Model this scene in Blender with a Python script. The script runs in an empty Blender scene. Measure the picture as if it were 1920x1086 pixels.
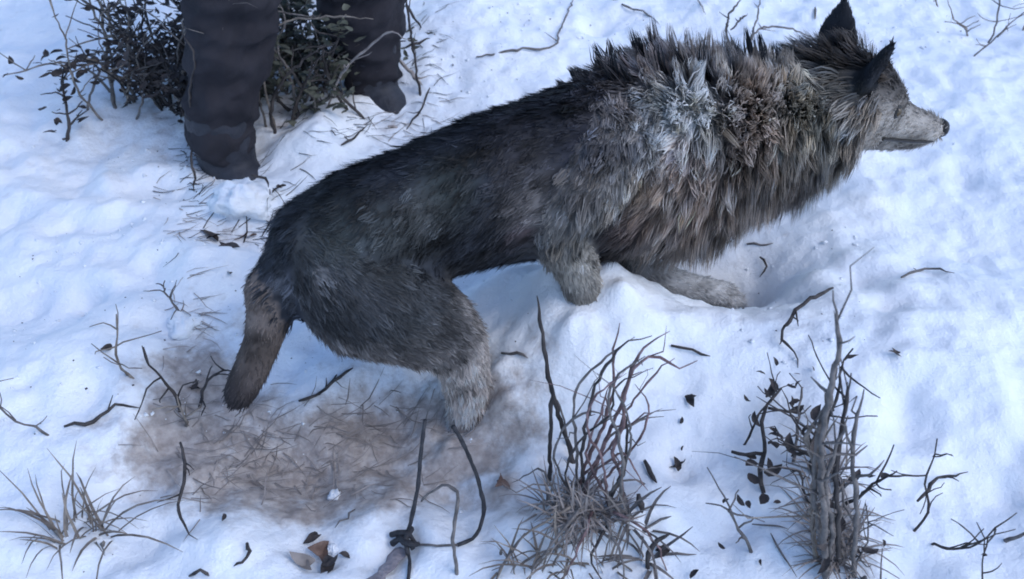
import bpy, math, random
import numpy as np
from mathutils import Vector, noise as mnoise

random.seed(7)
RNG = np.random.default_rng(7)
SC = bpy.context.scene
COL = SC.collection

# ------------------------------------------------------------------ camera
CAM_H, F, PITCH = 1.38, 1900.0, math.radians(42)
cam_d = bpy.data.cameras.new('camera')
cam = bpy.data.objects.new('camera', cam_d)
COL.objects.link(cam)
cam.location = (0, 0, CAM_H)
cam.rotation_euler = (math.radians(90) - PITCH, 0, 0)
cam_d.sensor_width = 36
cam_d.lens = 36 * F / 1920
cam_d.clip_start = 0.05
cam_d.clip_end = 500
cam_d.dof.use_dof = True
cam_d.dof.focus_distance = 1.8
cam_d.dof.aperture_fstop = 5.6
SC.camera = cam

# ------------------------------------------------------------------ light
SUN_EL, SUN_AZ = math.radians(48), math.radians(120)      # azimuth from +Y towards +X
w = bpy.data.worlds.new('World')
SC.world = w
w.use_nodes = True
nt = w.node_tree
nt.nodes.clear()
sky = nt.nodes.new('ShaderNodeTexSky')
sky.sky_type = 'NISHITA'
sky.sun_disc = False
sky.sun_elevation = SUN_EL
sky.sun_rotation = SUN_AZ
sky.air_density = 1.0
sky.dust_density = 1.0
sky.ozone_density = 4.0
bg = nt.nodes.new('ShaderNodeBackground')
bg.inputs['Strength'].default_value = 0.15
out = nt.nodes.new('ShaderNodeOutputWorld')
nt.links.new(sky.outputs[0], bg.inputs['Color'])
nt.links.new(bg.outputs[0], out.inputs['Surface'])

sun_d = bpy.data.lights.new('sun', 'SUN')
sun_d.energy = 0.5
sun_d.angle = math.radians(38)
sun_d.color = (1.0, 0.98, 0.95)
sun = bpy.data.objects.new('sun', sun_d)
COL.objects.link(sun)
sdir = Vector((math.sin(SUN_AZ) * math.cos(SUN_EL), math.cos(SUN_AZ) * math.cos(SUN_EL), math.sin(SUN_EL)))
sun.rotation_euler = sdir.to_track_quat('Z', 'Y').to_euler()
sun.location = sdir * 20

SC.view_settings.view_transform = 'Standard'
SC.view_settings.look = 'None'
SC.view_settings.gamma = 1
SC.view_settings.exposure = 0.95
SC.view_settings.use_curve_mapping = False
SC.cycles.filter_width = 1.8
SC.cycles.max_bounces = 6

# ------------------------------------------------------------------ helpers
FWD = np.array([0, math.cos(PITCH), -math.sin(PITCH)])
UP = np.array([0, math.sin(PITCH), math.cos(PITCH)])
CAM = np.array([0, 0, CAM_H])


def ray(px, py):
    return FWD + (px - 960) / F * np.array([1.0, 0, 0]) + (543 - py) / F * UP


def tag(o, label=None, cat=None, group=None, kind=None):
    if label: o['label'] = label
    if cat: o['category'] = cat
    if group: o['group'] = group
    if kind: o['kind'] = kind
    return o


def mesh_obj(name, verts, faces, mat, parent=None, smooth=True):
    me = bpy.data.meshes.new(name)
    me.from_pydata([tuple(map(float, v)) for v in verts], [], faces)
    me.materials.append(mat)
    if smooth:
        me.polygons.foreach_set('use_smooth', [True] * len(me.polygons))
    me.update()
    o = bpy.data.objects.new(name, me)
    COL.objects.link(o)
    if parent: o.parent = parent
    return o


def empty(name, loc=(0, 0, 0)):
    o = bpy.data.objects.new(name, None)
    o.empty_display_size = 0.05
    COL.objects.link(o)
    return o


NTAB = {}
def vnoise(x, y, scale, seed=0):
    """value noise in [-1,1], vectorised"""
    if seed not in NTAB:
        NTAB[seed] = np.random.default_rng(1000 + seed).uniform(-1, 1, (256, 256))
    tab = NTAB[seed]
    X = np.asarray(x) * scale + 17.3 * seed
    Y = np.asarray(y) * scale - 9.1 * seed
    xi = np.floor(X).astype(int); yi = np.floor(Y).astype(int)
    fx = X - xi; fy = Y - yi
    fx = fx * fx * (3 - 2 * fx); fy = fy * fy * (3 - 2 * fy)
    g = lambda a, b: tab[a % 256, b % 256]
    return ((g(xi, yi) * (1 - fx) + g(xi + 1, yi) * fx) * (1 - fy)
            + (g(xi, yi + 1) * (1 - fx) + g(xi + 1, yi + 1) * fx) * fy)


class MB:
    """collects tubes / leaves into one mesh"""
    def __init__(self):
        self.v = []; self.f = []

    def tube(self, pts, rad, sides=6, squash=None):
        pts = [np.asarray(p, float) for p in pts]
        n = len(pts)
        base = len(self.v)
        prev = None
        for i in range(n):
            t = pts[min(i + 1, n - 1)] - pts[max(i - 1, 0)]
            t /= (np.linalg.norm(t) + 1e-9)
            ref = np.array([0, 0, 1.0]) if abs(t[2]) < 0.9 else np.array([1.0, 0, 0])
            a = np.cross(t, ref) if prev is None else prev - t * np.dot(prev, t)
            a /= (np.linalg.norm(a) + 1e-9)
            prev = a
            b = np.cross(t, a)
            for k in range(sides):
                an = 2 * math.pi * k / sides
                self.v.append(pts[i] + rad[i] * (math.cos(an) * a + math.sin(an) * b))
        for i in range(n - 1):
            for k in range(sides):
                k2 = (k + 1) % sides
                self.f.append((base + i * sides + k, base + i * sides + k2, base + (i + 1) * sides + k2, base + (i + 1) * sides + k))
        self.f.append(tuple(base + k for k in range(sides))[::-1])
        self.f.append(tuple(base + (n - 1) * sides + k for k in range(sides)))
        return self

    def ribbon(self, pts, wid, side, thick=0.0):
        """flat blade with a crease down the middle"""
        pts = [np.asarray(p, float) for p in pts]
        n = len(pts); base = len(self.v)
        for i in range(n):
            t = pts[min(i + 1, n - 1)] - pts[max(i - 1, 0)]
            t /= (np.linalg.norm(t) + 1e-9)
            s = side - t * np.dot(side, t)
            s /= (np.linalg.norm(s) + 1e-9)
            nn = np.cross(t, s)
            self.v += [pts[i] - s * wid[i], pts[i] + nn * wid[i] * 0.45, pts[i] + s * wid[i]]
        for i in range(n - 1):
            for k in range(2):
                a = base + i * 3 + k
                self.f.append((a, a + 1, a + 4, a + 3))
        return self

    def build(self, name, mat, parent=None, smooth=True):
        return mesh_obj(name, self.v, self.f, mat, parent, smooth)


def smooth_path(pts, rad, step=0.012, wob=0.0, seed=0):
    """Catmull-Rom through the points, with a little natural wobble"""
    P = np.array(pts, float)
    n = len(P)
    if n == 2:
        P = np.array([P[0], (P[0] + P[1]) / 2, P[1]]); n = 3
        rad = [rad[0], (rad[0] + rad[-1]) / 2, rad[-1]]
    if len(rad) != n:
        rad = list(np.interp(np.linspace(0, 1, n), np.linspace(0, 1, len(rad)), rad))
    E = np.vstack([2 * P[0] - P[1], P, 2 * P[-1] - P[-2]])
    o, r = [], []
    for i in range(n - 1):
        p0, p1, p2, p3 = E[i:i + 4]
        m = max(2, min(14, int(np.linalg.norm(p2 - p1) / step)))
        for k in range(m):
            t = k / m
            o.append(0.5 * (2 * p1 + (p2 - p0) * t + (2 * p0 - 5 * p1 + 4 * p2 - p3) * t * t + (3 * p1 - p0 - 3 * p2 + p3) * t ** 3))
            r.append(rad[i] * (1 - t) + rad[i + 1] * t)
    o.append(P[-1]); r.append(rad[-1])
    o = np.array(o)
    if wob:
        rg = np.random.default_rng(seed)
        o[1:-1] += rg.normal(0, wob, (len(o) - 2, 3))
        r = [x * rg.uniform(0.82, 1.2) for x in r]
    return list(o), r


# ------------------------------------------------------------------ materials
def mat_new(name):
    m = bpy.data.materials.new(name)
    m.use_nodes = True
    n = m.node_tree
    return m, n, n.nodes['Principled BSDF']


def noise_mat(name, c1, c2, scale=30, rough=0.8, bump=0.0, detail=4, stretch=(1, 1, 1), spec=0.25, bscale=None, c3=None):
    m, n, b = mat_new(name)
    tc = n.nodes.new('ShaderNodeTexCoord')
    mp = n.nodes.new('ShaderNodeMapping'); mp.inputs['Scale'].default_value = stretch
    n.links.new(tc.outputs['Object'], mp.inputs['Vector'])
    t = n.nodes.new('ShaderNodeTexNoise')
    t.inputs['Scale'].default_value = scale; t.inputs['Detail'].default_value = detail
    n.links.new(mp.outputs[0], t.inputs['Vector'])
    r = n.nodes.new('ShaderNodeValToRGB')
    r.color_ramp.elements[0].position = 0.32; r.color_ramp.elements[0].color = (*c1, 1)
    r.color_ramp.elements[1].position = 0.68; r.color_ramp.elements[1].color = (*c2, 1)
    if c3:
        e = r.color_ramp.elements.new(0.5); e.color = (*c3, 1)
    n.links.new(t.outputs['Fac'], r.inputs['Fac'])
    n.links.new(r.outputs['Color'], b.inputs['Base Color'])
    b.inputs['Roughness'].default_value = rough
    b.inputs['Specular IOR Level'].default_value = spec
    if bump:
        t2 = n.nodes.new('ShaderNodeTexNoise'); t2.inputs['Scale'].default_value = bscale or scale * 4
        t2.inputs['Detail'].default_value = 6
        n.links.new(mp.outputs[0], t2.inputs['Vector'])
        bp = n.nodes.new('ShaderNodeBump'); bp.inputs['Strength'].default_value = bump
        bp.inputs['Distance'].default_value = 0.01
        n.links.new(t2.outputs['Fac'], bp.inputs['Height'])
        n.links.new(bp.outputs['Normal'], b.inputs['Normal'])
    return m


def snow_material():
    m, n, b = mat_new('snow')
    L = n.links.new
    tc = n.nodes.new('ShaderNodeTexCoord')
    at = n.nodes.new('ShaderNodeAttribute'); at.attribute_name = 'dirt'
    n1 = n.nodes.new('ShaderNodeTexNoise'); n1.inputs['Scale'].default_value = 17; n1.inputs['Detail'].default_value = 7
    n1.inputs['Roughness'].default_value = 0.65
    L(tc.outputs['Object'], n1.inputs['Vector'])
    # dirt mask = attribute pushed around by noise
    ma = n.nodes.new('ShaderNodeMath'); ma.operation = 'MULTIPLY_ADD'
    ma.inputs[1].default_value = 2.0; ma.inputs[2].default_value = -1.0
    L(n1.outputs['Fac'], ma.inputs[0])
    ad = n.nodes.new('ShaderNodeMath'); ad.operation = 'ADD'
    L(ma.outputs[0], ad.inputs[0]); L(at.outputs['Fac'], ad.inputs[1])
    mr = n.nodes.new('ShaderNodeMapRange'); mr.interpolation_type = 'SMOOTHSTEP'
    mr.inputs['From Min'].default_value = 0.15; mr.inputs['From Max'].default_value = 0.95
    L(ad.outputs[0], mr.inputs['Value'])
    soil = n.nodes.new('ShaderNodeTexNoise'); soil.inputs['Scale'].default_value = 60; soil.inputs['Detail'].default_value = 6
    L(tc.outputs['Object'], soil.inputs['Vector'])
    sr = n.nodes.new('ShaderNodeValToRGB')
    sr.color_ramp.elements[0].position = 0.3; sr.color_ramp.elements[0].color = (0.27, 0.235, 0.22, 1)
    sr.color_ramp.elements[1].position = 0.7; sr.color_ramp.elements[1].color = (0.47, 0.425, 0.40, 1)
    L(soil.outputs['Fac'], sr.inputs['Fac'])
    n2 = n.nodes.new('ShaderNodeTexNoise'); n2.inputs['Scale'].default_value = 9; n2.inputs['Detail'].default_value = 3
    L(tc.outputs['Object'], n2.inputs['Vector'])
    wr = n.nodes.new('ShaderNodeValToRGB')
    wr.color_ramp.elements[0].position = 0.35; wr.color_ramp.elements[0].color = (0.76, 0.80, 0.86, 1)
    wr.color_ramp.elements[1].position = 0.65; wr.color_ramp.elements[1].color = (0.85, 0.87, 0.90, 1)
    L(n2.outputs['Fac'], wr.inputs['Fac'])
    mx = n.nodes.new('ShaderNodeMix'); mx.data_type = 'RGBA'
    L(mr.outputs[0], mx.inputs['Factor']); L(wr.outputs[0], mx.inputs['A']); L(sr.outputs[0], mx.inputs['B'])
    L(mx.outputs['Result'], b.inputs['Base Color'])
    b.inputs['Roughness'].default_value = 0.75
    b.inputs['Specular IOR Level'].default_value = 0.2
    n3 = n.nodes.new('ShaderNodeTexNoise'); n3.inputs['Scale'].default_value = 55; n3.inputs['Detail'].default_value = 8
    n3.inputs['Roughness'].default_value = 0.6
    L(tc.outputs['Object'], n3.inputs['Vector'])
    bp = n.nodes.new('ShaderNodeBump'); bp.inputs['Strength'].default_value = 0.5; bp.inputs['Distance'].default_value = 0.011
    n4 = n.nodes.new('ShaderNodeTexNoise'); n4.inputs['Scale'].default_value = 190; n4.inputs['Detail'].default_value = 5
    n4.inputs['Roughness'].default_value = 0.7
    L(tc.outputs['Object'], n4.inputs['Vector'])
    b2_ = n.nodes.new('ShaderNodeBump'); b2_.inputs['Strength'].default_value = 0.55; b2_.inputs['Distance'].default_value = 0.004
    L(n4.outputs['Fac'], b2_.inputs['Height']); L(b2_.outputs['Normal'], bp.inputs['Normal'])
    L(n3.outputs['Fac'], bp.inputs['Height']); L(bp.outputs['Normal'], b.inputs['Normal'])
    return m


def attr_mat(name, rough=0.6, spec=0.2):
    m, n, b = mat_new(name)
    at = n.nodes.new('ShaderNodeAttribute'); at.attribute_name = 'coat'
    n.links.new(at.outputs['Color'], b.inputs['Base Color'])
    b.inputs['Roughness'].default_value = rough
    b.inputs['Specular IOR Level'].default_value = spec
    return m


M = {}
M['snow'] = snow_material()
M['fur'] = attr_mat('wolf_fur', 0.55, 0.3)
_n = M['fur'].node_tree          # hair lets light through: half reflected, half transmitted
_tr = _n.nodes.new('ShaderNodeBsdfTranslucent'); _mx = _n.nodes.new('ShaderNodeMixShader'); _mx.inputs[0].default_value = 0.5
_at = [q for q in _n.nodes if q.type == 'ATTRIBUTE'][0]
_n.links.new(_at.outputs['Color'], _tr.inputs['Color'])
_n.links.new(_n.nodes['Principled BSDF'].outputs[0], _mx.inputs[1]); _n.links.new(_tr.outputs[0], _mx.inputs[2])
_n.links.new(_mx.outputs[0], _n.nodes['Material Output'].inputs['Surface'])
M['skin'] = attr_mat('wolf_skin', 0.8, 0.1)
M['nose'] = noise_mat('wolf_nose', (0.012, 0.012, 0.013), (0.03, 0.028, 0.028), 150, 0.35, 0.3)
M['eye'] = noise_mat('wolf_eye', (0.03, 0.02, 0.008), (0.09, 0.055, 0.018), 300, 0.1, spec=0.5)
M['dark_twig'] = noise_mat('dark_bark', (0.028, 0.026, 0.028), (0.085, 0.075, 0.072), 60, 0.85, 0.5, stretch=(1, 1, 0.3))
M['grey_twig'] = noise_mat('grey_bark', (0.085, 0.08, 0.08), (0.21, 0.19, 0.18), 55, 0.85, 0.5)
M['red_twig'] = noise_mat('reddish_bark', (0.10, 0.062, 0.064), (0.29, 0.19, 0.185), 50, 0.8, 0.5, c3=(0.17, 0.115, 0.115))
M['pale_twig'] = noise_mat('pale_bark', (0.22, 0.19, 0.18), (0.46, 0.41, 0.38), 50, 0.8, 0.4)
M['straw'] = noise_mat('dry_straw', (0.12, 0.10, 0.085), (0.30, 0.26, 0.22), 40, 0.75, 0.3, c3=(0.19, 0.165, 0.145))
M['litter'] = noise_mat('dead_grass', (0.17, 0.15, 0.14), (0.36, 0.32, 0.30), 25, 0.85, c3=(0.25, 0.22, 0.205))
M['leaf'] = noise_mat('dead_leaf', (0.022, 0.021, 0.024), (0.075, 0.062, 0.058), 45, 0.7, 0.4)
M['brown_leaf'] = noise_mat('brown_leaf', (0.08, 0.05, 0.042), (0.2, 0.135, 0.11), 45, 0.7, 0.4)
M['olive_leaf'] = noise_mat('olive_leaf', (0.045, 0.052, 0.040), (0.12, 0.125, 0.10), 35, 0.7, 0.3)
M['trousers'] = noise_mat('dark_cloth', (0.022, 0.021, 0.026), (0.038, 0.036, 0.043), 14, 0.9, 0.35, bscale=420, spec=0.15)
M['jacket'] = noise_mat('dark_jacket_cloth', (0.028, 0.032, 0.03), (0.05, 0.055, 0.05), 14, 0.85, 0.3, bscale=300, spec=0.2)
M['boot'] = noise_mat('boot_rubber', (0.018, 0.02, 0.028), (0.035, 0.038, 0.05), 30, 0.6, 0.3, spec=0.35)
M['person_skin'] = noise_mat('person_skin', (0.42, 0.26, 0.2), (0.52, 0.33, 0.26), 25, 0.55, 0.1)
M['knit'] = noise_mat('knit_wool', (0.03, 0.03, 0.035), (0.06, 0.06, 0.065), 90, 0.95, 0.6)
M['wire'] = noise_mat('dark_wire', (0.02, 0.021, 0.026), (0.05, 0.05, 0.055), 90, 0.6, 0.3)
M['rag'] = noise_mat('faded_cloth_band', (0.24, 0.21, 0.225), (0.36, 0.32, 0.33), 40, 0.9, 0.5)

# ------------------------------------------------------------------ wolf median plane
YAW = math.radians(30)
HEAD_DIR = np.array([math.cos(YAW), math.sin(YAW), 0.0])
NEAR = np.array([math.sin(YAW), -math.cos(YAW), 0.0])      # the wolf's right side, towards the camera
_g = ray(1150, 310)
PLANE0 = CAM + 1.83 * _g


def wp(px, py, lat=0.0):
    """point of the wolf on the vertical plane `lat` metres to its right of the midline"""
    r = ray(px, py)
    p0 = PLANE0 + NEAR * lat
    d = np.dot(p0 - CAM, NEAR) / np.dot(r, NEAR)
    return CAM + d * r, d


# ------------------------------------------------------------------ snow terrain
def zplane(px, py, z):
    r = ray(px, py)
    return CAM + r * ((z - CAM_H) / r[2])


BUMPS = []      # x, y, height, rx, ry, angle
def bump_px(px, py, h, rx, ry=None, ang=0.0, z=0.0):
    p = zplane(px, py, z)
    BUMPS.append((p[0], p[1], h, rx, ry or rx, ang))


def bump_xy(x, y, h, rx, ry=None, ang=0.0):
    BUMPS.append((x, y, h, rx, ry or rx, ang))

# trampled hollow under the hindquarters, lips and lumps of snow
bump_px(560, 830, -0.06, 0.28, 0.17, 0.1)
bump_px(760, 740, -0.03, 0.16, 0.10, 0.2)
bump_px(950, 560, 0.045, 0.07, 0.035, 0.3)
bump_px(1030, 600, 0.03, 0.08, 0.05)
bump_px(1300, 590, -0.03, 0.06, 0.03)
bump_px(1400, 660, 0.05, 0.16, 0.10)
bump_px(600, 280, 0.06, 0.10, 0.16)
bump_px(460, 380, 0.06, 0.10, 0.06)
bump_px(450, 450, -0.05, 0.10, 0.05)
bump_px(380, 520, 0.05, 0.12, 0.12)
bump_px(700, 980, 0.03, 0.10, 0.08)
bump_px(600, 1010, -0.03, 0.05, 0.04)
bump_px(430, 1020, 0.025, 0.09, 0.06)
bump_px(940, 900, -0.03, 0.09, 0.05)
bump_px(1270, 880, -0.02, 0.045, 0.03)
bump_px(1250, 960, 0.02, 0.10, 0.08)
bump_px(1100, 960, 0.04, 0.13, 0.08)
bump_px(1540, 900, 0.04, 0.10, 0.2)
bump_px(170, 700, 0.06, 0.2, 0.2)
bump_px(1750, 700, 0.05, 0.2, 0.25)
bump_px(1720, 450, -0.03, 0.2, 0.12)
bump_px(900, 60, 0.05, 0.3, 0.25)
# old footprints
for (px, py) in ((1420, 505), (1480, 560), (200, 420), (150, 560), (1655, 600), (1700, 830), (1120, 50), (255, 900), (1380, 975)):
    bump_px(px, py, -0.032, 0.05, 0.035, 0.5)
    bump_px(px + 40, py - 35, 0.012, 0.05, 0.03, 0.5)


_rf = np.random.default_rng(77)
for k_ in range(70):      # trodden ground round the person and where the wolf has passed
    if k_ < 34: tx, ty = _rf.uniform(-1.15, -.25), _rf.uniform(1.15, 2.1)
    elif k_ < 52: tx, ty = _rf.uniform(-.75, .25), _rf.uniform(.8, 1.2)
    else: tx, ty = _rf.uniform(.3, 1.3), _rf.uniform(.85, 2.5)
    an_ = _rf.uniform(0, 3.1); sz = _rf.uniform(.6, 1.2)
    bump_xy(tx, ty, -.022 * sz, .060 * sz, .036 * sz, an_)
    bump_xy(tx + .07 * math.cos(an_), ty + .07 * math.sin(an_), .015 * sz, .03, .045, an_)


def snow_h(x, y):
    x = np.asarray(x, float); y = np.asarray(y, float)
    h = 0.022 * vnoise(x, y, 2.3, 1) + 0.016 * vnoise(x, y, 5.5, 2) + 0.011 * vnoise(x, y, 13, 3) + 0.0055 * vnoise(x, y, 31, 4) + 0.0022 * vnoise(x, y, 67, 5)
    for (bx, by, bh, rx, ry, an) in BUMPS:
        c, s = math.cos(an), math.sin(an)
        u = ((x - bx) * c + (y - by) * s) / rx
        v = (-(x - bx) * s + (y - by) * c) / ry
        h = h + bh * np.exp(-(u * u + v * v))
    # gentle drifts in the distance
    dist = np.sqrt(x * x + (y - 1.5) ** 2)
    far = np.clip((dist - 3) / 10, 0, 1)
    h = h + far * (0.35 * vnoise(x, y, 0.16, 6) + 0.12 * vnoise(x, y, 0.5, 7))
    return h


# the legs decide the snow level where they go in, with a small collar and hole round each
LEGS_IN = ((1094, 536, 0.085, .15), (1225, 566, -0.02, .07), (1365, 588, 0.05, .10), (874, 778, 0.10, .16))
for _ in range(4):
    for (px, py, lat, r) in LEGS_IN:
        p, d = wp(px, py, lat)
        bump_xy(p[0], p[1], (p[2] - float(snow_h(p[0], p[1]))) * .8, r * 1.3, r, YAW)
for (px, py, lat, r) in (LEGS_IN[0], LEGS_IN[3]):
    p, d = wp(px, py, lat)
    bump_xy(p[0], p[1], .045, .085)
    bump_xy(p[0], p[1], -0.060, .050)
    for a_ in range(7):
        an_ = a_ * .9 + px
        bump_xy(p[0] + math.cos(an_) * .075, p[1] + math.sin(an_) * .075, (.016, -.012, .022, .008)[a_ % 4], .022, .016, an_)


DIRT = []
def dirt_px(px, py, a, rx, ry, ang=0.0):
    p = zplane(px, py, 0)
    DIRT.append((p[0], p[1], a, rx, ry, ang))
dirt_px(560, 830, 0.75, 0.22, 0.085, 0.05)
dirt_px(770, 740, 0.45, 0.20, 0.09, 0.15)
dirt_px(430, 830, 0.6, 0.14, 0.07, 0.0)
dirt_px(330, 830, 0.45, 0.13, 0.09, 0.0)
dirt_px(360, 720, 0.35, 0.12, 0.09, 0.0)
dirt_px(740, 710, 0.25, 0.14, 0.06, 0.1)
dirt_px(720, 830, 0.4, 0.16, 0.06, 0.0)
dirt_px(470, 900, 0.50, 0.14, 0.05, -0.5)
dirt_px(920, 800, 0.5, 0.13, 0.08, 0.0)
dirt_px(650, 740, 0.35, 0.14, 0.06, 0.0)
dirt_px(390, 750, 0.55, 0.12, 0.10)
dirt_px(370, 660, 0.35, 0.08, 0.12)
dirt_px(720, 890, 0.35, 0.16, 0.06)
dirt_px(560, 920, 0.30, 0.20, 0.06)
dirt_px(960, 730, 0.22, 0.10, 0.10)
dirt_px(420, 650, 0.22, 0.09, 0.10)
dirt_px(960, 910, 0.45, 0.08, 0.04, -0.3)
dirt_px(1080, 950, 0.5, 0.10, 0.07)
dirt_px(1020, 690, 0.25, 0.07, 0.05)
dirt_px(620, 1030, 0.35, 0.06, 0.03)
dirt_px(1280, 880, 0.3, 0.03, 0.02)
dirt_px(1550, 900, 0.5, 0.04, 0.2)
dirt_px(440, 440, 0.35, 0.10, 0.04)
dirt_px(540, 230, 0.5, 0.12, 0.14)
dirt_px(730, 230, 0.25, 0.08, 0.08)
dirt_px(380, 150, 0.5, 0.25, 0.25)


def grid_axis(lo, hi, step, far, growth=1.17):
    a = list(np.arange(lo, hi + step / 2, step))
    s = step
    while a[-1] < far:
        s *= growth; a.append(a[-1] + s)
    s = step
    while a[0] > -far:
        s *= growth; a.insert(0, a[0] - s)
    return np.array(a)

gx = grid_axis(-1.7, 1.75, 0.0085, 130)
gy = grid_axis(0.55, 3.0, 0.0085, 130)
X, Y = np.meshgrid(gx, gy)
Z = snow_h(X, Y)
nx, ny = len(gx), len(gy)
sv = np.stack([X, Y, Z], -1).reshape(-1, 3)
idx = np.arange(nx * ny).reshape(ny, nx)
sq = np.stack([idx[:-1, :-1], idx[:-1, 1:], idx[1:, 1:], idx[1:, :-1]], -1).reshape(-1, 4)
me = bpy.data.meshes.new('snow_ground')
me.vertices.add(len(sv)); me.vertices.foreach_set('co', sv.ravel())
me.loops.add(len(sq) * 4); me.loops.foreach_set('vertex_index', sq.ravel().astype(np.int32))
me.polygons.add(len(sq)); me.polygons.foreach_set('loop_start', np.arange(0, len(sq) * 4, 4, dtype=np.int32))
me.update(calc_edges=True)
me.polygons.foreach_set('use_smooth', [True] * len(sq))
dv = np.zeros(len(sv))
for (bx, by, a, rx, ry, an) in DIRT:
    c, s = math.cos(an), math.sin(an)
    u = ((sv[:, 0] - bx) * c + (sv[:, 1] - by) * s) / rx
    v = (-(sv[:, 0] - bx) * s + (sv[:, 1] - by) * c) / ry
    dv += a * np.exp(-(u * u + v * v))
at = me.attributes.new('dirt', 'FLOAT', 'POINT')
at.data.foreach_set('value', np.clip(dv, 0, 0.95).astype(np.float32))
me.materials.append(M['snow'])
snow = bpy.data.objects.new('snow_ground', me)
COL.objects.link(snow)
tag(snow, 'trampled uneven snow with a muddy brown patch', kind='structure')


def hz(x, y):
    """quick snow height from the finished grid"""
    i = min(max(int(np.searchsorted(gx, x)) - 1, 0), nx - 2); j = min(max(int(np.searchsorted(gy, y)) - 1, 0), ny - 2)
    a = (x - gx[i]) / (gx[i + 1] - gx[i]); b = (y - gy[j]) / (gy[j + 1] - gy[j])
    return float((Z[j, i] * (1 - a) + Z[j, i + 1] * a) * (1 - b) + (Z[j + 1, i] * (1 - a) + Z[j + 1, i + 1] * a) * b)


def G(px, py, dz=0.0):
    """point `dz` above the snow seen at that pixel"""
    z = 0.0
    for _ in range(8):
        p = zplane(px, py, z + dz)
        z = 0.5 * z + 0.5 * hz(p[0], p[1])
    return zplane(px, py, z + dz)


def V(px, py, y):
    r = ray(px, py)
    return CAM + r * (y / r[1])


# ------------------------------------------------------------------ wolf
def ring(c, a_vec, b_vec, n=22):
    return [c + math.cos(2 * math.pi * k / n) * a_vec + math.sin(2 * math.pi * k / n) * b_vec for k in range(n)]


class Loft:
    def __init__(self): self.v = []; self.f = []
    def add(self, rings):
        n = len(rings[0]); base = len(self.v)
        for r in rings: self.v += list(r)
        for i in range(len(rings) - 1):
            for k in range(n):
                k2 = (k + 1) % n
                self.f.append((base + i * n + k, base + i * n + k2, base + (i + 1) * n + k2, base + (i + 1) * n + k))
        self.f.append(tuple(base + k for k in range(n))[::-1])
        self.f.append(tuple(base + (len(rings) - 1) * n + k for k in range(n)))


BONES = []      # p0, p1, r0, r1, region, flow


def section_loft(L, cs, up_r, side_r, side=NEAR, n=22, region='torso', reverse=False):
    cs = [np.asarray(c, float) for c in cs]
    m = len(cs); rings = []
    for i in range(m):
        t = cs[min(i + 1, m - 1)] - cs[max(i - 1, 0)]
        t /= np.linalg.norm(t)
        s = side - t * np.dot(side, t); s /= np.linalg.norm(s)
        u = np.cross(s, t); u /= np.linalg.norm(u)
        rings.append(ring(cs[i], s * side_r[i], u * up_r[i], n))
    t0 = cs[0] - cs[1]; t0 /= np.linalg.norm(t0)
    t1 = cs[-1] - cs[-2]; t1 /= np.linalg.norm(t1)
    mid0 = cs[0]; mid1 = cs[-1]
    r0 = min(up_r[0], side_r[0]); r1 = min(up_r[-1], side_r[-1])
    start = [mid0 + t0 * r0 * 0.8 + (p - mid0) * 0.35 for p in rings[0]]
    start2 = [mid0 + t0 * r0 * 0.5 + (p - mid0) * 0.8 for p in rings[0]]
    end2 = [mid1 + t1 * r1 * 0.5 + (p - mid1) * 0.8 for p in rings[-1]]
    end = [mid1 + t1 * r1 * 0.8 + (p - mid1) * 0.35 for p in rings[-1]]
    L.add([start, start2] + rings + [end2, end])
    for i in range(m - 1):
        fl = cs[i + 1] - cs[i]; fl /= np.linalg.norm(fl)
        if reverse: fl = -fl
        BONES.append((cs[i], cs[i + 1], (up_r[i] + side_r[i]) / 2, (up_r[i + 1] + side_r[i + 1]) / 2, region, fl))


WL = Loft()
TORSO = [(535, 545, 62, .8, 'rump'), (585, 492, 112, .80, 'rump'), (680, 448, 132, .78, 'rump'), (795, 402, 130, .74, 'rump'),
         (905, 362, 140, .76, 'flank'), (1025, 332, 148, .78, 'flank'), (1145, 312, 164, .78, 'chest'), (1265, 298, 150, .74, 'ruff'),
         (1380, 278, 124, .74, 'ruff'), (1470, 254, 102, .78, 'neck'), (1530, 232, 88, .85, 'neck')]
cs, ur, srr = [], [], []
for (px, py, r, k, reg) in TORSO:
    p, d = wp(px, py)
    a = r * d / F / 0.905
    cs.append(p); ur.append(a); srr.append(a * k)
section_loft(WL, cs, ur, srr, region='torso', reverse=True)
for i in range(len(TORSO) - 1):
    b = BONES[i]; BONES[i] = (b[0], b[1], b[2], b[3], TORSO[i][4], b[5])
NECK_END = cs[-1]

# head beyond the neck
hd = np.array([0.93, 0.22, -0.28]); hd /= np.linalg.norm(hd)
sk0, _ = wp(1575, 182)
HS = np.array([hd[1], -hd[0], 0]); HS /= np.linalg.norm(HS)
hu = np.cross(HS, hd)
if hu[2] < 0: hu = -hu
HK = 1.28
hp = [sk0 - hd * 0.05 * HK - hu * .01, sk0, sk0 + hd * 0.050 * HK, sk0 + hd * 0.085 * HK - hu * 0.016 * HK, sk0 + hd * 0.12 * HK - hu * 0.027 * HK, sk0 + hd * 0.165 * HK - hu * 0.032 * HK, sk0 + hd * 0.20 * HK - hu * 0.033 * HK, sk0 + hd * 0.212 * HK - hu * .035 * HK]
section_loft(WL, hp, [x * HK for x in (.068, .074, .068, .053, .038, .033, .028, .020)], [x * HK for x in (.072, .080, .070, .048, .033, .029, .025, .018)], side=HS, region='head', reverse=True)
section_loft(WL, [sk0 + (hd * .03 - hu * .045) * HK, sk0 + (hd * .10 - hu * .062) * HK, sk0 + (hd * .185 - hu * .060) * HK], [.026 * HK, .020 * HK, .012 * HK], [.045 * HK, .028 * HK, .017 * HK], side=HS, region='head', reverse=True)
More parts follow.
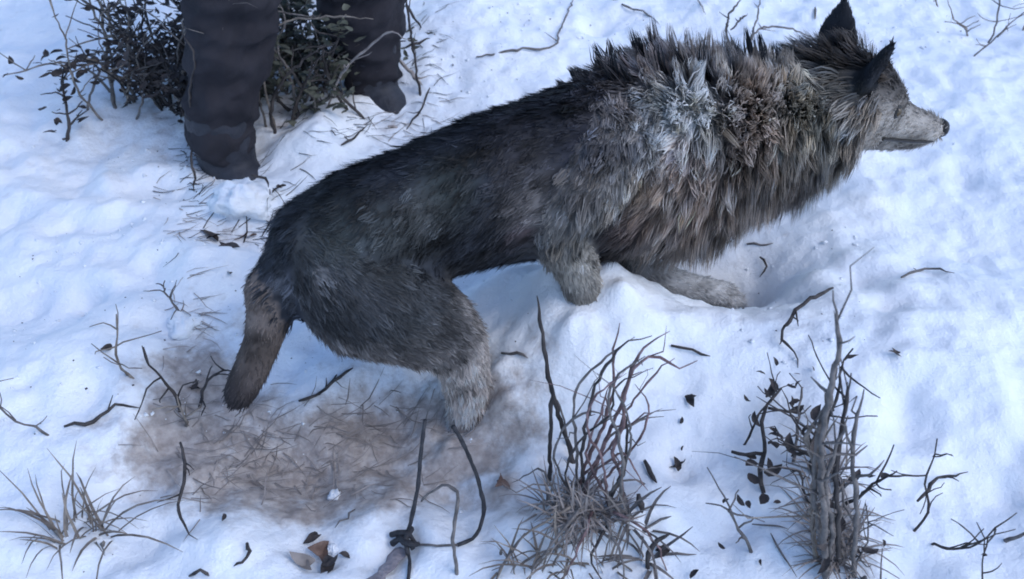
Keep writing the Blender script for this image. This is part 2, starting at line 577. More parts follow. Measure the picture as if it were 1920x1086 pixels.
for sgn in (1, -1):      # cheeks and brow ridges
    section_loft(WL, [sk0 + (HS * sgn * .055 - hu * .03 - hd * .02) * HK, sk0 + (HS * sgn * .045 - hu * .035 + hd * .05) * HK], [.042 * HK, .026 * HK], [.035 * HK, .022 * HK], side=HS, n=14, region='head', reverse=True)
    section_loft(WL, [sk0 + (HS * sgn * .034 + hu * .048 + hd * .045) * HK, sk0 + (HS * sgn * .036 + hu * .026 + hd * .085) * HK], [.018 * HK, .012 * HK], [.02 * HK, .014 * HK], side=HS, n=12, region='head', reverse=True)
section_loft(WL, [NECK_END, sk0], [.098, .09], [.09, .09], region='neck', reverse=True)
for sgn in (1, -1):
    eb = sk0 + (HS * sgn * 0.050 + hu * 0.052 - hd * 0.012) * HK
    et = eb + hu * 0.100 + HS * sgn * 0.030 - hd * 0.012
    section_loft(WL, [eb, eb * .65 + et * .35, eb * .25 + et * .75, et], [.016, .015, .012, .007], [.046, .046, .026, .007], side=HS * .8 - hd * .6 * sgn, n=14, region='ear')


def leg(L, joints, region):
    cs, r = [], []
    for (px, py, lat, rad) in joints:
        p, d = wp(px, py, lat)
        cs.append(p); r.append(rad)
    p2, r2 = smooth_path(cs, r, step=0.03)
    section_loft(L, p2, r2, [x * 0.85 for x in r2], n=16, region=region)
    return cs

# upper arm and forearm of both fore legs, the near one pushed back
NF = leg(WL, [(1150, 290, .05, .10), (1095, 350, .085, .085), (1042, 415, .095, .056), (1075, 490, .09, .042), (1096, 550, .085, .034), (1105, 620, .085, .030), (1118, 690, .085, .034), (1150, 715, .085, .028)], 'foreleg')
FF = leg(WL, [(1190, 330, -.05, .09), (1160, 430, -.07, .064), (1180, 495, -.06, .048), (1235, 522, -.01, .037), (1290, 537, .03, .031), (1335, 548, .05, .031), (1360, 556, .05, .034)], 'far_foreleg')
_pd = FF[-1] - FF[-2]; _pd[2] *= .3; _pd /= np.linalg.norm(_pd); _ps = np.cross(_pd, [0, 0, 1.0])
for q in (-1.5, -.5, .5, 1.5):      # four toes
    b0 = FF[-1] + _ps * q * .014 - np.array([0, 0, .006])
    section_loft(WL, [b0, b0 + _pd * (.030 - abs(q) * .005) + _ps * q * .003, b0 + _pd * (.046 - abs(q) * .007) + _ps * q * .004 - np.array([0, 0, .008])], [.013, .0145, .010], [.010, .0115, .008], n=12, region='far_foreleg')
# hind legs
NH = leg(WL, [(610, 500, .035, .085), (690, 555, .07, .105), (770, 592, .09, .088), (838, 632, .095, .066), (866, 680, .098, .050), (876, 740, .10, .040), (873, 800, .10, .034), (880, 870, .10, .032), (905, 940, .10, .036), (945, 955, .10, .028)], 'hindleg')
FH = leg(WL, [(650, 500, -.03, .085), (740, 570, -.06, .085), (815, 620, -.075, .056), (840, 690, -.08, .038), (835, 760, -.08, .030), (845, 830, -.08, .028), (870, 870, -.08, .030)], 'far_hindleg')
# tail
TP = [(512, 540), (505, 590), (493, 640), (470, 695), (448, 740)]
tc_, tr_ = [], []
for (px, py), r in zip(TP, (.046, .038, .032, .031, .029)):
    p, d = wp(px, py, 0.0); tc_.append(p); tr_.append(r)
section_loft(WL, tc_, tr_, tr_, n=16, region='tail')

tmp_me = bpy.data.meshes.new('tmp')
tmp_me.from_pydata([tuple(v) for v in WL.v], [], WL.f)
tmp = bpy.data.objects.new('tmp', tmp_me)
COL.objects.link(tmp)
rm = tmp.modifiers.new('r', 'REMESH'); rm.mode = 'VOXEL'; rm.voxel_size = 0.0095; rm.use_smooth_shade = True
sm = tmp.modifiers.new('s', 'SMOOTH'); sm.iterations = 7; sm.factor = 0.5
dg = bpy.context.evaluated_depsgraph_get()
body_me = bpy.data.meshes.new_from_object(tmp.evaluated_get(dg))
bpy.data.objects.remove(tmp)
body_me.name = 'wolf'
body_me.polygons.foreach_set('use_smooth', [True] * len(body_me.polygons))
body_me.calc_loop_triangles()
BV = np.empty(len(body_me.vertices) * 3); body_me.vertices.foreach_get('co', BV); BV = BV.reshape(-1, 3)
BN = np.empty(len(body_me.vertices) * 3); body_me.vertices.foreach_get('normal', BN); BN = BN.reshape(-1, 3)
BT = np.empty(len(body_me.loop_triangles) * 3, dtype=np.int32); body_me.loop_triangles.foreach_get('vertices', BT); BT = BT.reshape(-1, 3)

REG = ['rump', 'flank', 'chest', 'ruff', 'neck', 'head', 'ear', 'foreleg', 'far_foreleg', 'hindleg', 'far_hindleg', 'tail']


def nearest_bone(P):
    best = np.full(len(P), 1e9); bi = np.zeros(len(P), int); bt = np.zeros(len(P))
    for k, (p0, p1, r0, r1, reg, fl) in enumerate(BONES):
        d = p1 - p0
        t = np.clip(((P - p0) @ d) / (d @ d), 0, 1)
        dist = np.linalg.norm(P - (p0 + t[:, None] * d), axis=1)
        q = dist - (r0 * (1 - t) + r1 * t)
        m = q < best
        best[m] = q[m]; bi[m] = k; bt[m] = t[m]
    return bi, bt


def fbm(P, s, seed=0):
    off = Vector((seed * 13.7, seed * 7.1, seed * 3.3))
    return np.array([mnoise.fractal(Vector(p) * s + off, 0.9, 2.0, 3) for p in P])


# coat patches: (place on the hide, radius m, colour, strength)
_q = BV - CAM; _d = _q @ FWD
_px = 960 + F * _q[:, 0] / _d; _py = 543 - F * (_q @ UP) / _d


def patch(px, py, r, col, st, lat=0.13):
    m = (np.abs(_px - px) < 14) & (np.abs(_py - py) < 14)
    p = BV[m][np.argmin(_d[m])] if m.any() else wp(px, py, lat)[0]
    col = np.array(col)
    if px <= 940 and py < 600: col = np.clip(col * 1.9, 0, .5); st = min(1, st * 1.2)
    if px > 1085 and py < 480: col = np.clip(col * 1.75, 0, .62)      # long loose hair needs its full colour
    return (p, r, col, st)

BLACK = np.array([0.016, 0.018, 0.023])
PATCHES = [
    patch(1290, 215, .060, (.33, .34, .33), .95), patch(1240, 235, .035, (.33, .34, .34), .8), patch(1300, 290, .045, (.32, .27, .26), .85),
    patch(1215, 270, .04, (.15, .15, .16), .7), patch(1130, 180, .05, (.09, .085, .09), .6, .05), patch(1180, 170, .06, (.055, .05, .055), .6, .06),
    patch(1250, 130, .07, (.20, .165, .165), .7, .03), patch(1330, 110, .07, (.19, .19, .21), .7, .03), patch(1400, 200, .07, (.13, .115, .105), .7),
    patch(1440, 230, .06, (.25, .20, .17), .6), patch(1250, 380, .07, (.23, .185, .15), .8), patch(1330, 380, .06, (.27, .225, .20), .8),
    patch(1200, 440, .05, (.10, .075, .07), .7), patch(1480, 300, .08, (.12, .10, .085), .6), patch(1540, 320, .07, (.045, .045, .05), .8),
    patch(1530, 200, .07, (.17, .165, .13), .6), patch(1100, 260, .06, (.035, .034, .042), .75), patch(1110, 370, .05, (.03, .03, .036), .7),
    patch(990, 220, .045, (.085, .08, .088), .7), patch(975, 290, .035, (.085, .08, .088), .8), patch(1020, 390, .05, (.17, .155, .15), .85),
    patch(1060, 440, .045, (.19, .18, .17), .85), patch(1090, 500, .05, (.24, .225, .20), .9), patch(1000, 450, .025, (.10, .07, .07), .7),
    patch(805, 405, .028, (.13, .13, .13), .8), patch(760, 440, .05, (.055, .06, .06), .7), patch(850, 340, .045, (.05, .06, .058), .7),
    patch(650, 430, .06, (.035, .042, .042), .7), patch(870, 560, .03, (.16, .15, .145), .6, .10), patch(520, 545, .022, (.11, .11, .12), .7, .04),
    patch(585, 525, .015, (.12, .12, .125), .7, .1), patch(880, 720, .085, (.50, .45, .42), .95, .11), patch(890, 660, .06, (.30, .275, .265), .85, .11), patch(780, 640, .08, (.045, .05, .055), .7, .12),
    patch(860, 640, .06, (.085, .085, .09), .8, .11), patch(870, 790, .08, (.52, .46, .43), .95, .11), patch(1330, 190, .05, (.33, .34, .33), .85), patch(1265, 180, .04, (.30, .31, .30), .8), patch(1090, 530, .05, (.34, .32, .29), .9),
]


def coat(P, bi):
    n1 = fbm(P, 14, 1); n2 = fbm(P, 40, 2)
    regs = np.array([REG.index(b[4]) for b in BONES])[bi]
    basec = {
        'rump': (.034, .037, .044), 'flank': (.036, .039, .045), 'chest': (.12, .11, .11), 'ruff': (.30, .27, .245), 'neck': (.26, .24, .21),
        'head': (.17, .15, .135), 'ear': (.022, .024, .03), 'foreleg': (.29, .27, .245), 'far_foreleg': (.06, .057, .058), 'hindleg': (.045, .047, .052),
        'far_hindleg': (.09, .08, .078), 'tail': (.165, .132, .116)}
    C = np.array([basec[r] for r in REG])[regs]
    # along the torso: blend by forward distance so there is no line between regions
    u = (P - PLANE0) @ HEAD_DIR
    k = np.clip((u + 0.10) / 0.22, 0, 1); k = k * k * (3 - 2 * k)
    tors = np.isin(regs, [0, 1, 2, 3])
    ct = np.array([.034, .037, .044]) * (1 - k)[:, None] + np.array([.28, .25, .232]) * k[:, None]
    C[tors] = ct[tors]
    ff = regs == REG.index('far_foreleg')
    kf_ = np.clip((u - .06) / .10, 0, 1)[:, None]
    C[ff] = (C * (1 - kf_) + np.array([.46, .45, .44]) * kf_)[ff]
    hdm = regs == REG.index('head')
    up_ = np.clip((((P - sk0) @ hu) / HK - .012) / .04, 0, 1)[:, None]
    C[hdm] = ((np.array([.36, .33, .30]) * (1 - up_) + np.array([.10, .09, .085]) * up_))[hdm]
    # hind leg lightens downwards, tail darkens towards its tip
    z = P[:, 2]
    hl = regs == REG.index('hindleg')
    kk = np.clip((0.30 - z) / 0.15, 0, 1)[:, None]
    C[hl] = (C * (1 - kk) + np.array([.44, .39, .36]) * kk)[hl]
    tl = regs == REG.index('tail')
    tt = np.clip((np.linalg.norm(P - tc_[-1], axis=1) - .02) / .10, 0, 1)[:, None]
    C[tl] = (np.array([.03, .027, .03]) * (1 - tt) + C * tt)[tl]
    for (p, r, col, st) in PATCHES:
        wgt = st * np.exp(-(np.linalg.norm(P - p, axis=1) / r) ** 2 * (1 + 0.7 * n1))
        C = C * (1 - wgt[:, None]) + col * wgt[:, None]
    # black saddle along the spine of the rear half, streaks along the lie of the hair
    S = np.stack([u * 9, (P @ NEAR) * 60, z * 60], 1)
    n3 = np.array([mnoise.noise(Vector(q)) for q in S])
    rear = np.isin(regs, [0, 1]) * (1 - k)
    sad = np.clip((z - .40) / .10, 0, 1) * rear
    C = C * (1 - .16 * rear - .42 * sad)[:, None] + np.array([0, .001, .004]) * rear[:, None]
    C = C * (1 + 0.60 * n1 + 0.40 * n2 + (.25 + .45 * rear) * n3)[:, None]
    return np.clip(C, 0.008, 0.75), regs, u


bi_v, _ = nearest_bone(BV)
CV, regs_v, _ = coat(BV, bi_v)
ca = body_me.color_attributes.new('coat', 'FLOAT_COLOR', 'POINT')
ca.data.foreach_set('color', np.hstack([CV * 0.7, np.ones((len(CV), 1))]).astype(np.float32).ravel())
body_me.materials.clear(); body_me.materials.append(M['skin'])
wolf = bpy.data.objects.new('wolf', body_me)
COL.objects.link(wolf)
tag(wolf, 'grey and black wolf with sleek dark hindquarters and shaggy pale ruff wading through snow', 'wolf')


def make_fur(name, roots, normals, flow, length, lift, width, colr, colt, bend, seed, clump=None, rnd=0.15):
    """flat tapering locks; one mesh"""
    n = len(roots)
    rg = np.random.default_rng(seed)
    fl = flow - normals * np.sum(flow * normals, 1)[:, None]
    fl /= (np.linalg.norm(fl, axis=1)[:, None] + 1e-6)
    side = np.cross(normals, fl)
    fl = fl + side * rg.normal(0, rnd, (n, 1)) + rg.normal(0, rnd * .4, (n, 3))
    d0 = fl * np.cos(lift)[:, None] + normals * np.sin(lift)[:, None]
    d0 /= np.linalg.norm(d0, axis=1)[:, None]
    d1 = d0 + bend
    d1 /= np.linalg.norm(d1, axis=1)[:, None]
    L_ = length[:, None]
    p0 = roots - normals * 0.004
    p1 = p0 + d0 * L_ * 0.36
    p2 = p1 + (d0 + d1) / 2 * L_ * 0.34
    p3 = p2 + d1 * L_ * 0.30
    if clump is not None:      # clump: tip targets
        p3 = p3 * 0.35 + clump * 0.65
        p2 = p2 * 0.72 + (p1 + p3) / 2 * 0.28
    s = side + rg.normal(0, .25, (n, 3))
    s -= d0 * np.sum(s * d0, 1)[:, None]
    s /= (np.linalg.norm(s, axis=1)[:, None] + 1e-6)
    w_ = width[:, None]
    V_ = np.stack([p0 - s * w_, p0 + s * w_, p1 - s * w_ * .95, p1 + s * w_ * .95, p2 - s * w_ * .6, p2 + s * w_ * .6, p3], 1).reshape(-1, 3)
    b = (np.arange(n) * 7)[:, None, None]
    T = np.array([[0, 3, 1], [0, 2, 3], [2, 5, 3], [2, 4, 5], [4, 6, 5]])[None] + b
    T = T.reshape(-1, 3).astype(np.int32)
    me = bpy.data.meshes.new(name)
    me.vertices.add(len(V_)); me.vertices.foreach_set('co', V_.ravel())
    me.loops.add(len(T) * 3); me.loops.foreach_set('vertex_index', T.ravel())
    me.polygons.add(len(T)); me.polygons.foreach_set('loop_start', np.arange(0, len(T) * 3, 3, dtype=np.int32))
    me.update(calc_edges=True)
    me.polygons.foreach_set('use_smooth', [True] * len(T))
    cm = (colr + colt) / 2
    C = np.stack([colr, colr, cm, cm, colt, colt, colt], 1).reshape(-1, 3)
    a = me.color_attributes.new('coat', 'FLOAT_COLOR', 'POINT')
    a.data.foreach_set('color', np.hstack([C, np.ones((len(C), 1))]).astype(np.float32).ravel())
    # soft pelt shading: normals lean with the body
    hn = normals * 0.75 + np.cross(d0, s) * np.sign(np.sum(np.cross(d0, s) * normals, 1))[:, None] * 0.35 + rg.normal(0, .12, (n, 3))
    hn /= np.linalg.norm(hn, axis=1)[:, None]
    me.normals_split_custom_set_from_vertices(np.repeat(hn, 7, 0).astype(np.float32))
    me.materials.append(M['fur'])
    o = bpy.data.objects.new(name, me)
    COL.objects.link(o); o.parent = wolf
    o['kind'] = 'stuff'
    return o


tri_p = BV[BT]
area = np.linalg.norm(np.cross(tri_p[:, 1] - tri_p[:, 0], tri_p[:, 2] - tri_p[:, 0]), axis=1) / 2


def sample(n, weight, seed):
    rg = np.random.default_rng(seed)
    p = area * weight; p /= p.sum()
    t = rg.choice(len(BT), n, p=p)
    r1 = np.sqrt(rg.random(n)); r2 = rg.random(n)
    wts = np.stack([1 - r1, r1 * (1 - r2), r1 * r2], 1)
    P = np.einsum('ij,ijk->ik', wts, BV[BT[t]])
    N = np.einsum('ij,ijk->ik', wts, BN[BT[t]]); N /= np.linalg.norm(N, axis=1)[:, None]
    return P, N


BONE_FLOW = np.array([b[5] for b in BONES])
cen = tri_p.mean(1)
bi_c, _ = nearest_bone(cen)
reg_c = np.array([REG.index(b[4]) for b in BONES])[bi_c]
u_c = (cen - PLANE0) @ HEAD_DIR
is_leg_c = np.isin(reg_c, [7, 8, 9, 10])
buried = cen[:, 2] < snow_h(cen[:, 0], cen[:, 1]) - 0.03

# --- short coat, whole animal
wt = np.where(buried, 0.05, 1.0) * np.where(is_leg_c, 1.2, 1.0)
P_, N_ = sample(100000, wt, 11)
b_, _ = nearest_bone(P_)
C_, R_, U_ = coat(P_, b_)
ln = np.array([.026, .028, .038, .045, .045, .022, .016, .022, .022, .024, .02, .020])[R_]
k = np.clip((U_ + .12) / .25, 0, 1)
lift = np.radians(np.where(np.isin(R_, [0, 1, 2]), 12 + 14 * k, np.where(np.isin(R_, [3, 4]), 28, np.where(R_ == 11, 12, 15))))
fl = BONE_FLOW[b_] + np.array([0, 0, -0.28]) * np.isin(R_, [0, 1, 2, 3, 4])[:, None]
swirl = np.stack([fbm(P_, 9, s) for s in (5, 6, 7)], 1)
fl = fl + swirl * 0.45
rg = np.random.default_rng(3)
var = rg.uniform(.65, 1.35, len(P_))[:, None]
make_fur('coat_fur', P_, N_, fl, ln * rg.uniform(.7, 1.25, len(P_)), lift + rg.normal(0, .10, len(P_)), rg.uniform(.0011, .0021, len(P_)),
         C_ * .75 * var, np.clip(C_ * 1.25 * var, 0, .8), np.array([0, 0, -.12]), 21, rnd=.18)

# --- shaggy ruff in locks
wr = np.where(np.isin(reg_c, [3, 4]), 1.0, np.where((reg_c == 7) & (cen[:, 2] > .30), .7, np.where((reg_c == 5) & (((cen - sk0) @ hd) < .02), .8, np.where((reg_c == 2), .55, np.where((reg_c == 1) & (u_c > -.12), .35, 0.0)))))
NC, NH_ = 3300, 14
Pc, Nc = sample(NC, wr + 1e-9, 12)
bc, _ = nearest_bone(Pc)
Cc, Rc, Uc = coat(Pc, bc)
flc = BONE_FLOW[bc] + np.array([0, 0, -.55]) + np.stack([fbm(Pc, 7, s) for s in (8, 9, 10)], 1) * .9
topness = np.clip((Nc[:, 2] - .55) / .35, 0, 1)
kf = np.clip((Uc + .05) / .2, 0, 1)
rg = np.random.default_rng(4)
lenc = (.028 + .054 * kf) * rg.uniform(.7, 1.3, NC) * np.clip(1.25 - Uc * 1.0, .7, 1)
liftc = np.radians(16 + 20 * kf + 14 * topness) + rg.normal(0, .16, NC)
flt = flc - Nc * np.sum(flc * Nc, 1)[:, None]; flt /= np.linalg.norm(flt, axis=1)[:, None]
dc = flt * np.cos(liftc)[:, None] + Nc * np.sin(liftc)[:, None]
tips = Pc + dc * lenc[:, None] + np.array([0, 0, -.010])
rep = lambda a: np.repeat(a, NH_, 0)
side_c = np.cross(Nc, flt)
off = rg.normal(0, .0060, (NC, NH_, 1)) * side_c[:, None] + rg.normal(0, .0080, (NC, NH_, 1)) * flt[:, None]
roots = (Pc[:, None] + off).reshape(-1, 3)
varc = np.exp(rg.normal(.08, .42, NC))[:, None] * (1 + rg.normal(0, 1, (NC, 1)) * np.array([[.05, .0, -.06]]))
Cl = rep(Cc * varc) * rg.uniform(.8, 1.2, (NC * NH_, 1))
make_fur('ruff_fur', roots, rep(Nc), rep(flt), rep(lenc) * rg.uniform(.8, 1.1, NC * NH_), rep(liftc), rg.uniform(.0012, .0023, NC * NH_),
         Cl * .8, np.clip(Cl * 1.25, 0, .8), np.array([0, 0, -.25]), 22, clump=rep(tips) + rg.normal(0, .0028, (NC * NH_, 3)), rnd=.12)

# --- damp locks over the sleek hindquarters
wl = np.where(np.isin(reg_c, [0, 1]), 1.0, np.where(reg_c == 9, .8, np.where(reg_c == 7, .6, 0.0))) * np.where(buried, 0, 1)
NC3, NH3 = 2600, 8
Pl, Nl = sample(NC3, wl + 1e-10, 15)
bl, _ = nearest_bone(Pl)
Cl3, Rl, Ul = coat(Pl, bl)
fl3 = BONE_FLOW[bl] + np.array([0, 0, -.35]) + np.stack([fbm(Pl, 8, s_) for s_ in (5, 6, 7)], 1) * .6
flt3 = fl3 - Nl * np.sum(fl3 * Nl, 1)[:, None]; flt3 /= np.linalg.norm(flt3, axis=1)[:, None]
rg = np.random.default_rng(8)
len3 = rg.uniform(.018, .036, NC3); lift3 = np.radians(rg.normal(15, 5, NC3))
tip3 = Pl + (flt3 * np.cos(lift3)[:, None] + Nl * np.sin(lift3)[:, None]) * len3[:, None]
rep3 = lambda a: np.repeat(a, NH3, 0)
sd3 = np.cross(Nl, flt3)
rt3 = (Pl[:, None] + rg.normal(0, .0045, (NC3, NH3, 1)) * sd3[:, None] + rg.normal(0, .006, (NC3, NH3, 1)) * flt3[:, None]).reshape(-1, 3)
cl3 = rep3(Cl3 * np.exp(rg.normal(0, .45, (NC3, 1))))
make_fur('damp_fur', rt3, rep3(Nl), rep3(flt3), rep3(len3), rep3(lift3), rg.uniform(.0010, .0018, NC3 * NH3), cl3 * .8, np.clip(cl3 * 1.2, 0, .7),
         np.array([0, 0, -.1]), 24, clump=rep3(tip3) + rg.normal(0, .002, (NC3 * NH3, 3)), rnd=.1)

# --- bristling hackles along the top of the shoulders and neck
top_w = np.where(np.isin(reg_c, [2, 3, 4]) & (u_c > -.16), 1.0, 0.0)
tn = np.cross(tri_p[:, 1] - tri_p[:, 0], tri_p[:, 2] - tri_p[:, 0]); tn /= (np.linalg.norm(tn, axis=1)[:, None] + 1e-12)
far_up = tn[:, 2] * .8 - (tn @ NEAR) * .45
top_w = top_w * np.clip((far_up - .62) / .2, 0, 1)
NC2, NH2 = 120, 18
Pc, Nc = sample(NC2, top_w + 1e-10, 13)
bc, _ = nearest_bone(Pc)
Cc, Rc, Uc = coat(Pc, bc)
flc = BONE_FLOW[bc] + np.stack([fbm(Pc, 8, s) for s in (11, 12, 13)], 1) * .6
flt = flc - Nc * np.sum(flc * Nc, 1)[:, None]; flt /= np.linalg.norm(flt, axis=1)[:, None]
kf = np.clip((Uc + .10) / .22, 0, 1)
rg = np.random.default_rng(6)
lenc = (.030 + .045 * kf) * rg.uniform(.5, 1.4, NC2)
liftc = np.radians(30 + 30 * kf) + rg.normal(0, .25, NC2)
dc = flt * np.cos(liftc)[:, None] + Nc * np.sin(liftc)[:, None]
tips = Pc + dc * lenc[:, None]
rep = lambda a: np.repeat(a, NH2, 0)
side_c = np.cross(Nc, flt)
off = rg.normal(0, .006, (NC2, NH2, 1)) * side_c[:, None] + rg.normal(0, .006, (NC2, NH2, 1)) * flt[:, None]
roots = (Pc[:, None] + off).reshape(-1, 3)
hc = np.where(rg.random((NC2, 1)) < .5, np.array([[.045, .05, .06]]), Cc)
make_fur('hackle_fur', roots, rep(Nc), rep(flt), rep(lenc), rep(liftc), rg.uniform(.0014, .0024, NC2 * NH2),
         rep(hc) * .9, rep(hc) * .8, np.array([0, 0, -.02]), 23, clump=rep(tips) + rg.normal(0, .003, (NC2 * NH2, 3)), rnd=.1)

# --- face
nose = MB(); nt_ = hp[-1] + hd * .014 + hu * .010
nose.tube([nt_ - hd * .012, nt_ - hd * .004, nt_ + hd * .006, nt_ + hd * .011], [.012, .021, .018, .006], 14)
nose.build('nose', M['nose'], wolf)
from mathutils.bvhtree import BVHTree
_bvh = BVHTree.FromPolygons([Vector(v) for v in BV], [tuple(t) for t in BT])
for sgn in (1, -1):
    c_, n_, _i, _d2 = _bvh.find_nearest(Vector(sk0 + (hd * .074 + HS * sgn * .07 + hu * .020) * HK))
    c_ = np.array(c_); ax = np.array(n_)
    MB().tube([c_ - ax * .010, c_ - ax * .003, c_ + ax * .0035], [.010, .0165, .0125], 14).build('eye_rim', M['nose'], wolf)
    MB().tube([c_ - ax * .006, c_, c_ + ax * .005, c_ + ax * .0085], [.008, .0115, .0095, .004], 14).build('eye', M['eye'], wolf)
    mp_ = []
    for (a_, b_) in ((.205, .052), (.185, .054), (.155, .056), (.125, .057), (.095, .055), (.075, .050)):
        q_ = sk0 + (hd * a_ - hu * b_ + HS * sgn * .07) * HK
        c_, n_, _i, _d2 = _bvh.find_nearest(Vector(q_))
        mp_.append(np.array(c_) + np.array(n_) * .004)
    MB().tube(mp_, [.0016, .003, .0034, .0034, .003, .0014], 6).build('lip', M['nose'], wolf)

# ------------------------------------------------------------------ person standing behind
PL = zplane(420, 318, 0.0); PR = zplane(694, 180, 0.0)
PL = PL + np.array([0, .04, 0]); PR = PR + np.array([0, .05, 0])
hipc = (PL + PR) / 2 + np.array([0.0, .10, 0]); hipc[2] = .90
perp = PR - PL; perp[2] = 0; perp /= np.linalg.norm(perp)
face = np.array([perp[1], -perp[0], 0])
if face[1] > 0: face = -face


def remeshed(name, L, vox, mat, parent, it=6):
    m0 = bpy.data.meshes.new('t'); m0.from_pydata([tuple(v) for v in L.v], [], L.f)
    o0 = bpy.data.objects.new('t', m0); COL.objects.link(o0)
    r = o0.modifiers.new('r', 'REMESH'); r.mode = 'VOXEL'; r.voxel_size = vox
    s = o0.modifiers.new('s', 'SMOOTH'); s.iterations = it
    m1 = bpy.data.meshes.new_from_object(o0.evaluated_get(bpy.context.evaluated_depsgraph_get()))
    bpy.data.objects.remove(o0)
    m1.name = name
    m1.materials.clear(); m1.materials.append(mat)
    m1.polygons.foreach_set('use_smooth', [True] * len(m1.polygons))
    o = bpy.data.objects.new(name, m1); COL.objects.link(o)
    if parent: o.parent = parent
    return o


def tube_loft(L, pts, r1, r2, side, n=20):
    keep = len(BONES)
    section_loft(L, pts, r1, r2, side=side, n=n)
    del BONES[keep:]

# body: head, neck, trunk, arms, hands, legs in one surface (slightly inside the clothes)
B = Loft()
ch = hipc + np.array([0, 0, .45]) + face * .04
nk = ch + np.array([0, 0, .13]); hd_c = nk + np.array([0, 0, .17]) + face * .04
tube_loft(B, [hipc, hipc + [0, 0, .2], ch, nk], [.10, .09, .10, .05], [.15, .13, .16, .055], perp)
tube_loft(B, [nk - [0, 0, .03], nk + [0, 0, .06], hd_c - [0, 0, .06], hd_c, hd_c + [0, 0, .07]], [.055, .055, .075, .095, .07], [.055, .052, .062, .076, .06], perp)
tube_loft(B, [hd_c + face * .08 + [0, 0, .02], hd_c + face * .108 - [0, 0, .018], hd_c + face * .09 - [0, 0, .03]], [.010, .014, .010], [.009, .014, .010], perp, 10)
for sg in (1, -1):
    tube_loft(B, [hd_c + perp * sg * .074 + [0, 0, .02], hd_c + perp * sg * .082 - [0, 0, .025]], [.012, .009], [.018, .012], face, 10)
hands = []
for sg in (1, -1):
    sh = ch + perp * sg * .19 + [0, 0, .06]
    el = sh + perp * sg * .06 - np.array([0, 0, .29]) - face * .02
    wr_ = el - np.array([0, 0, .24]) + face * .10
    ha = wr_ - np.array([0, 0, .09]) + face * .03
    tube_loft(B, [ch + perp * sg * .12 + [0, 0, .06], sh, el, wr_], [.06, .055, .042, .030], [.06, .055, .042, .028], face)
    tube_loft(B, [wr_, (wr_ + ha) / 2, ha], [.030, .042, .040], [.022, .020, .016], perp, 14)
    for q, ln_ in enumerate((.070, .080, .075, .058)):
        b0 = ha + face * (.030 - q * .020)
        tube_loft(B, [b0, b0 - np.array([0, 0, ln_ * .5]) - perp * sg * .006, b0 - np.array([0, 0, ln_]) - perp * sg * .024], [.0095, .009, .007], [.0095, .009, .007], perp, 8)
    t0 = (wr_ + ha) / 2 + face * .035
    tube_loft(B, [t0, t0 + face * .025 - [0, 0, .03], t0 + face * .03 - [0, 0, .06]], [.012, .011, .008], [.012, .011, .008], perp, 8)
legs = []
for foot, sg in ((PL, -1), (PR, 1)):
    hip = hipc + perp * sg * .085
    ank = foot + np.array([0, 0, .06]); knee = (hip + ank) / 2 + face * .06
    knee[2] = .48
    legs.append((hip, knee, ank, foot))
    tube_loft(B, [hip, (hip + knee) / 2, knee, (knee + ank) / 2 - face * .01, ank], [.085, .075, .055, .052, .036], [.085, .075, .055, .052, .036], perp)
person = remeshed('person', B, .009, M['person_skin'], None, 5)
tag(person, 'person in loose dark trousers and boots standing in the snow behind the wolf', 'person')
# trousers with folds
T = Loft()
tube_loft(T, [hipc + [0, 0, .12], hipc, hipc - [0, 0, .08]], [.125, .13, .11], [.17, .18, .16], perp)
for (hip, knee, ank, foot) in legs:
    pts, rr = smooth_path([hip, (hip + knee) / 2, knee, knee * .5 + ank * .5, ank + np.array([0, 0, .05]), foot + np.array([0, 0, .035])],
                          [.120, .112, .100, .090, .076, .064], step=.03)
    if foot is PR: rr = [r * 1.13 for r in rr]
    rr = [r * (1 + .035 * math.sin(i * 1.9) + .02 * math.sin(i * 4.3)) for i, r in enumerate(rr)]
    tube_loft(T, pts, [r * .95 for r in rr], rr, perp, 24)
tro = remeshed('trousers', T, .0085, M['trousers'], person, 3)
_m = tro.data
_v = np.empty(len(_m.vertices) * 3); _m.vertices.foreach_get('co', _v); _v = _v.reshape(-1, 3)
_nn = np.empty(len(_m.vertices) * 3); _m.vertices.foreach_get('normal', _nn); _nn = _nn.reshape(-1, 3)
fold = np.array([1 - 2 * abs(mnoise.noise(Vector((q[0] * 7 + 3 * q[2], q[1] * 7, q[2] * 15)))) for q in _v]) * .019 \
    + np.array([1 - 2 * abs(mnoise.noise(Vector((q[0] * 18, q[1] * 18 + 9, q[2] * 26 - q[0] * 14)))) for q in _v]) * .010
_v = _v + _nn * (fold - .014)[:, None]
_m.vertices.foreach_set('co', _v.ravel()); _m.update()
J = Loft()
tube_loft(J, [hipc - [0, 0, .02], hipc + [0, 0, .08], hipc + [0, 0, .25], ch, ch + [0, 0, .09], nk + [0, 0, .01]], [.165, .15, .145, .155, .12, .075], [.215, .20, .185, .215, .18, .08], perp)
for sg in (1, -1):
    sh = ch + perp * sg * .19 + [0, 0, .06]
    el = sh + perp * sg * .06 - np.array([0, 0, .29]) - face * .02
    wr_ = el - np.array([0, 0, .24]) + face * .10
    tube_loft(J, [ch + perp * sg * .12 + [0, 0, .05], sh, el, wr_], [.085, .083, .066, .052], [.085, .083, .066, .052], face)
remeshed('jacket', J, .012, M['jacket'], person, 4)
H_ = Loft()
tube_loft(H_, [hd_c + [0, 0, .035], hd_c + [0, 0, .08], hd_c + [0, 0, .115]], [.108, .092, .05], [.09, .078, .045], perp)
remeshed('knit_hat', H_, .010, M['knit'], person, 4)
for sg in (1, -1):
    eb = MB(); e = hd_c + face * .088 + perp * sg * .030 + np.array([0, 0, .018])
    eb.tube([e - face * .008, e, e + face * .006], [.006, .011, .004], 10); eb.build('eye', M['nose'], person)
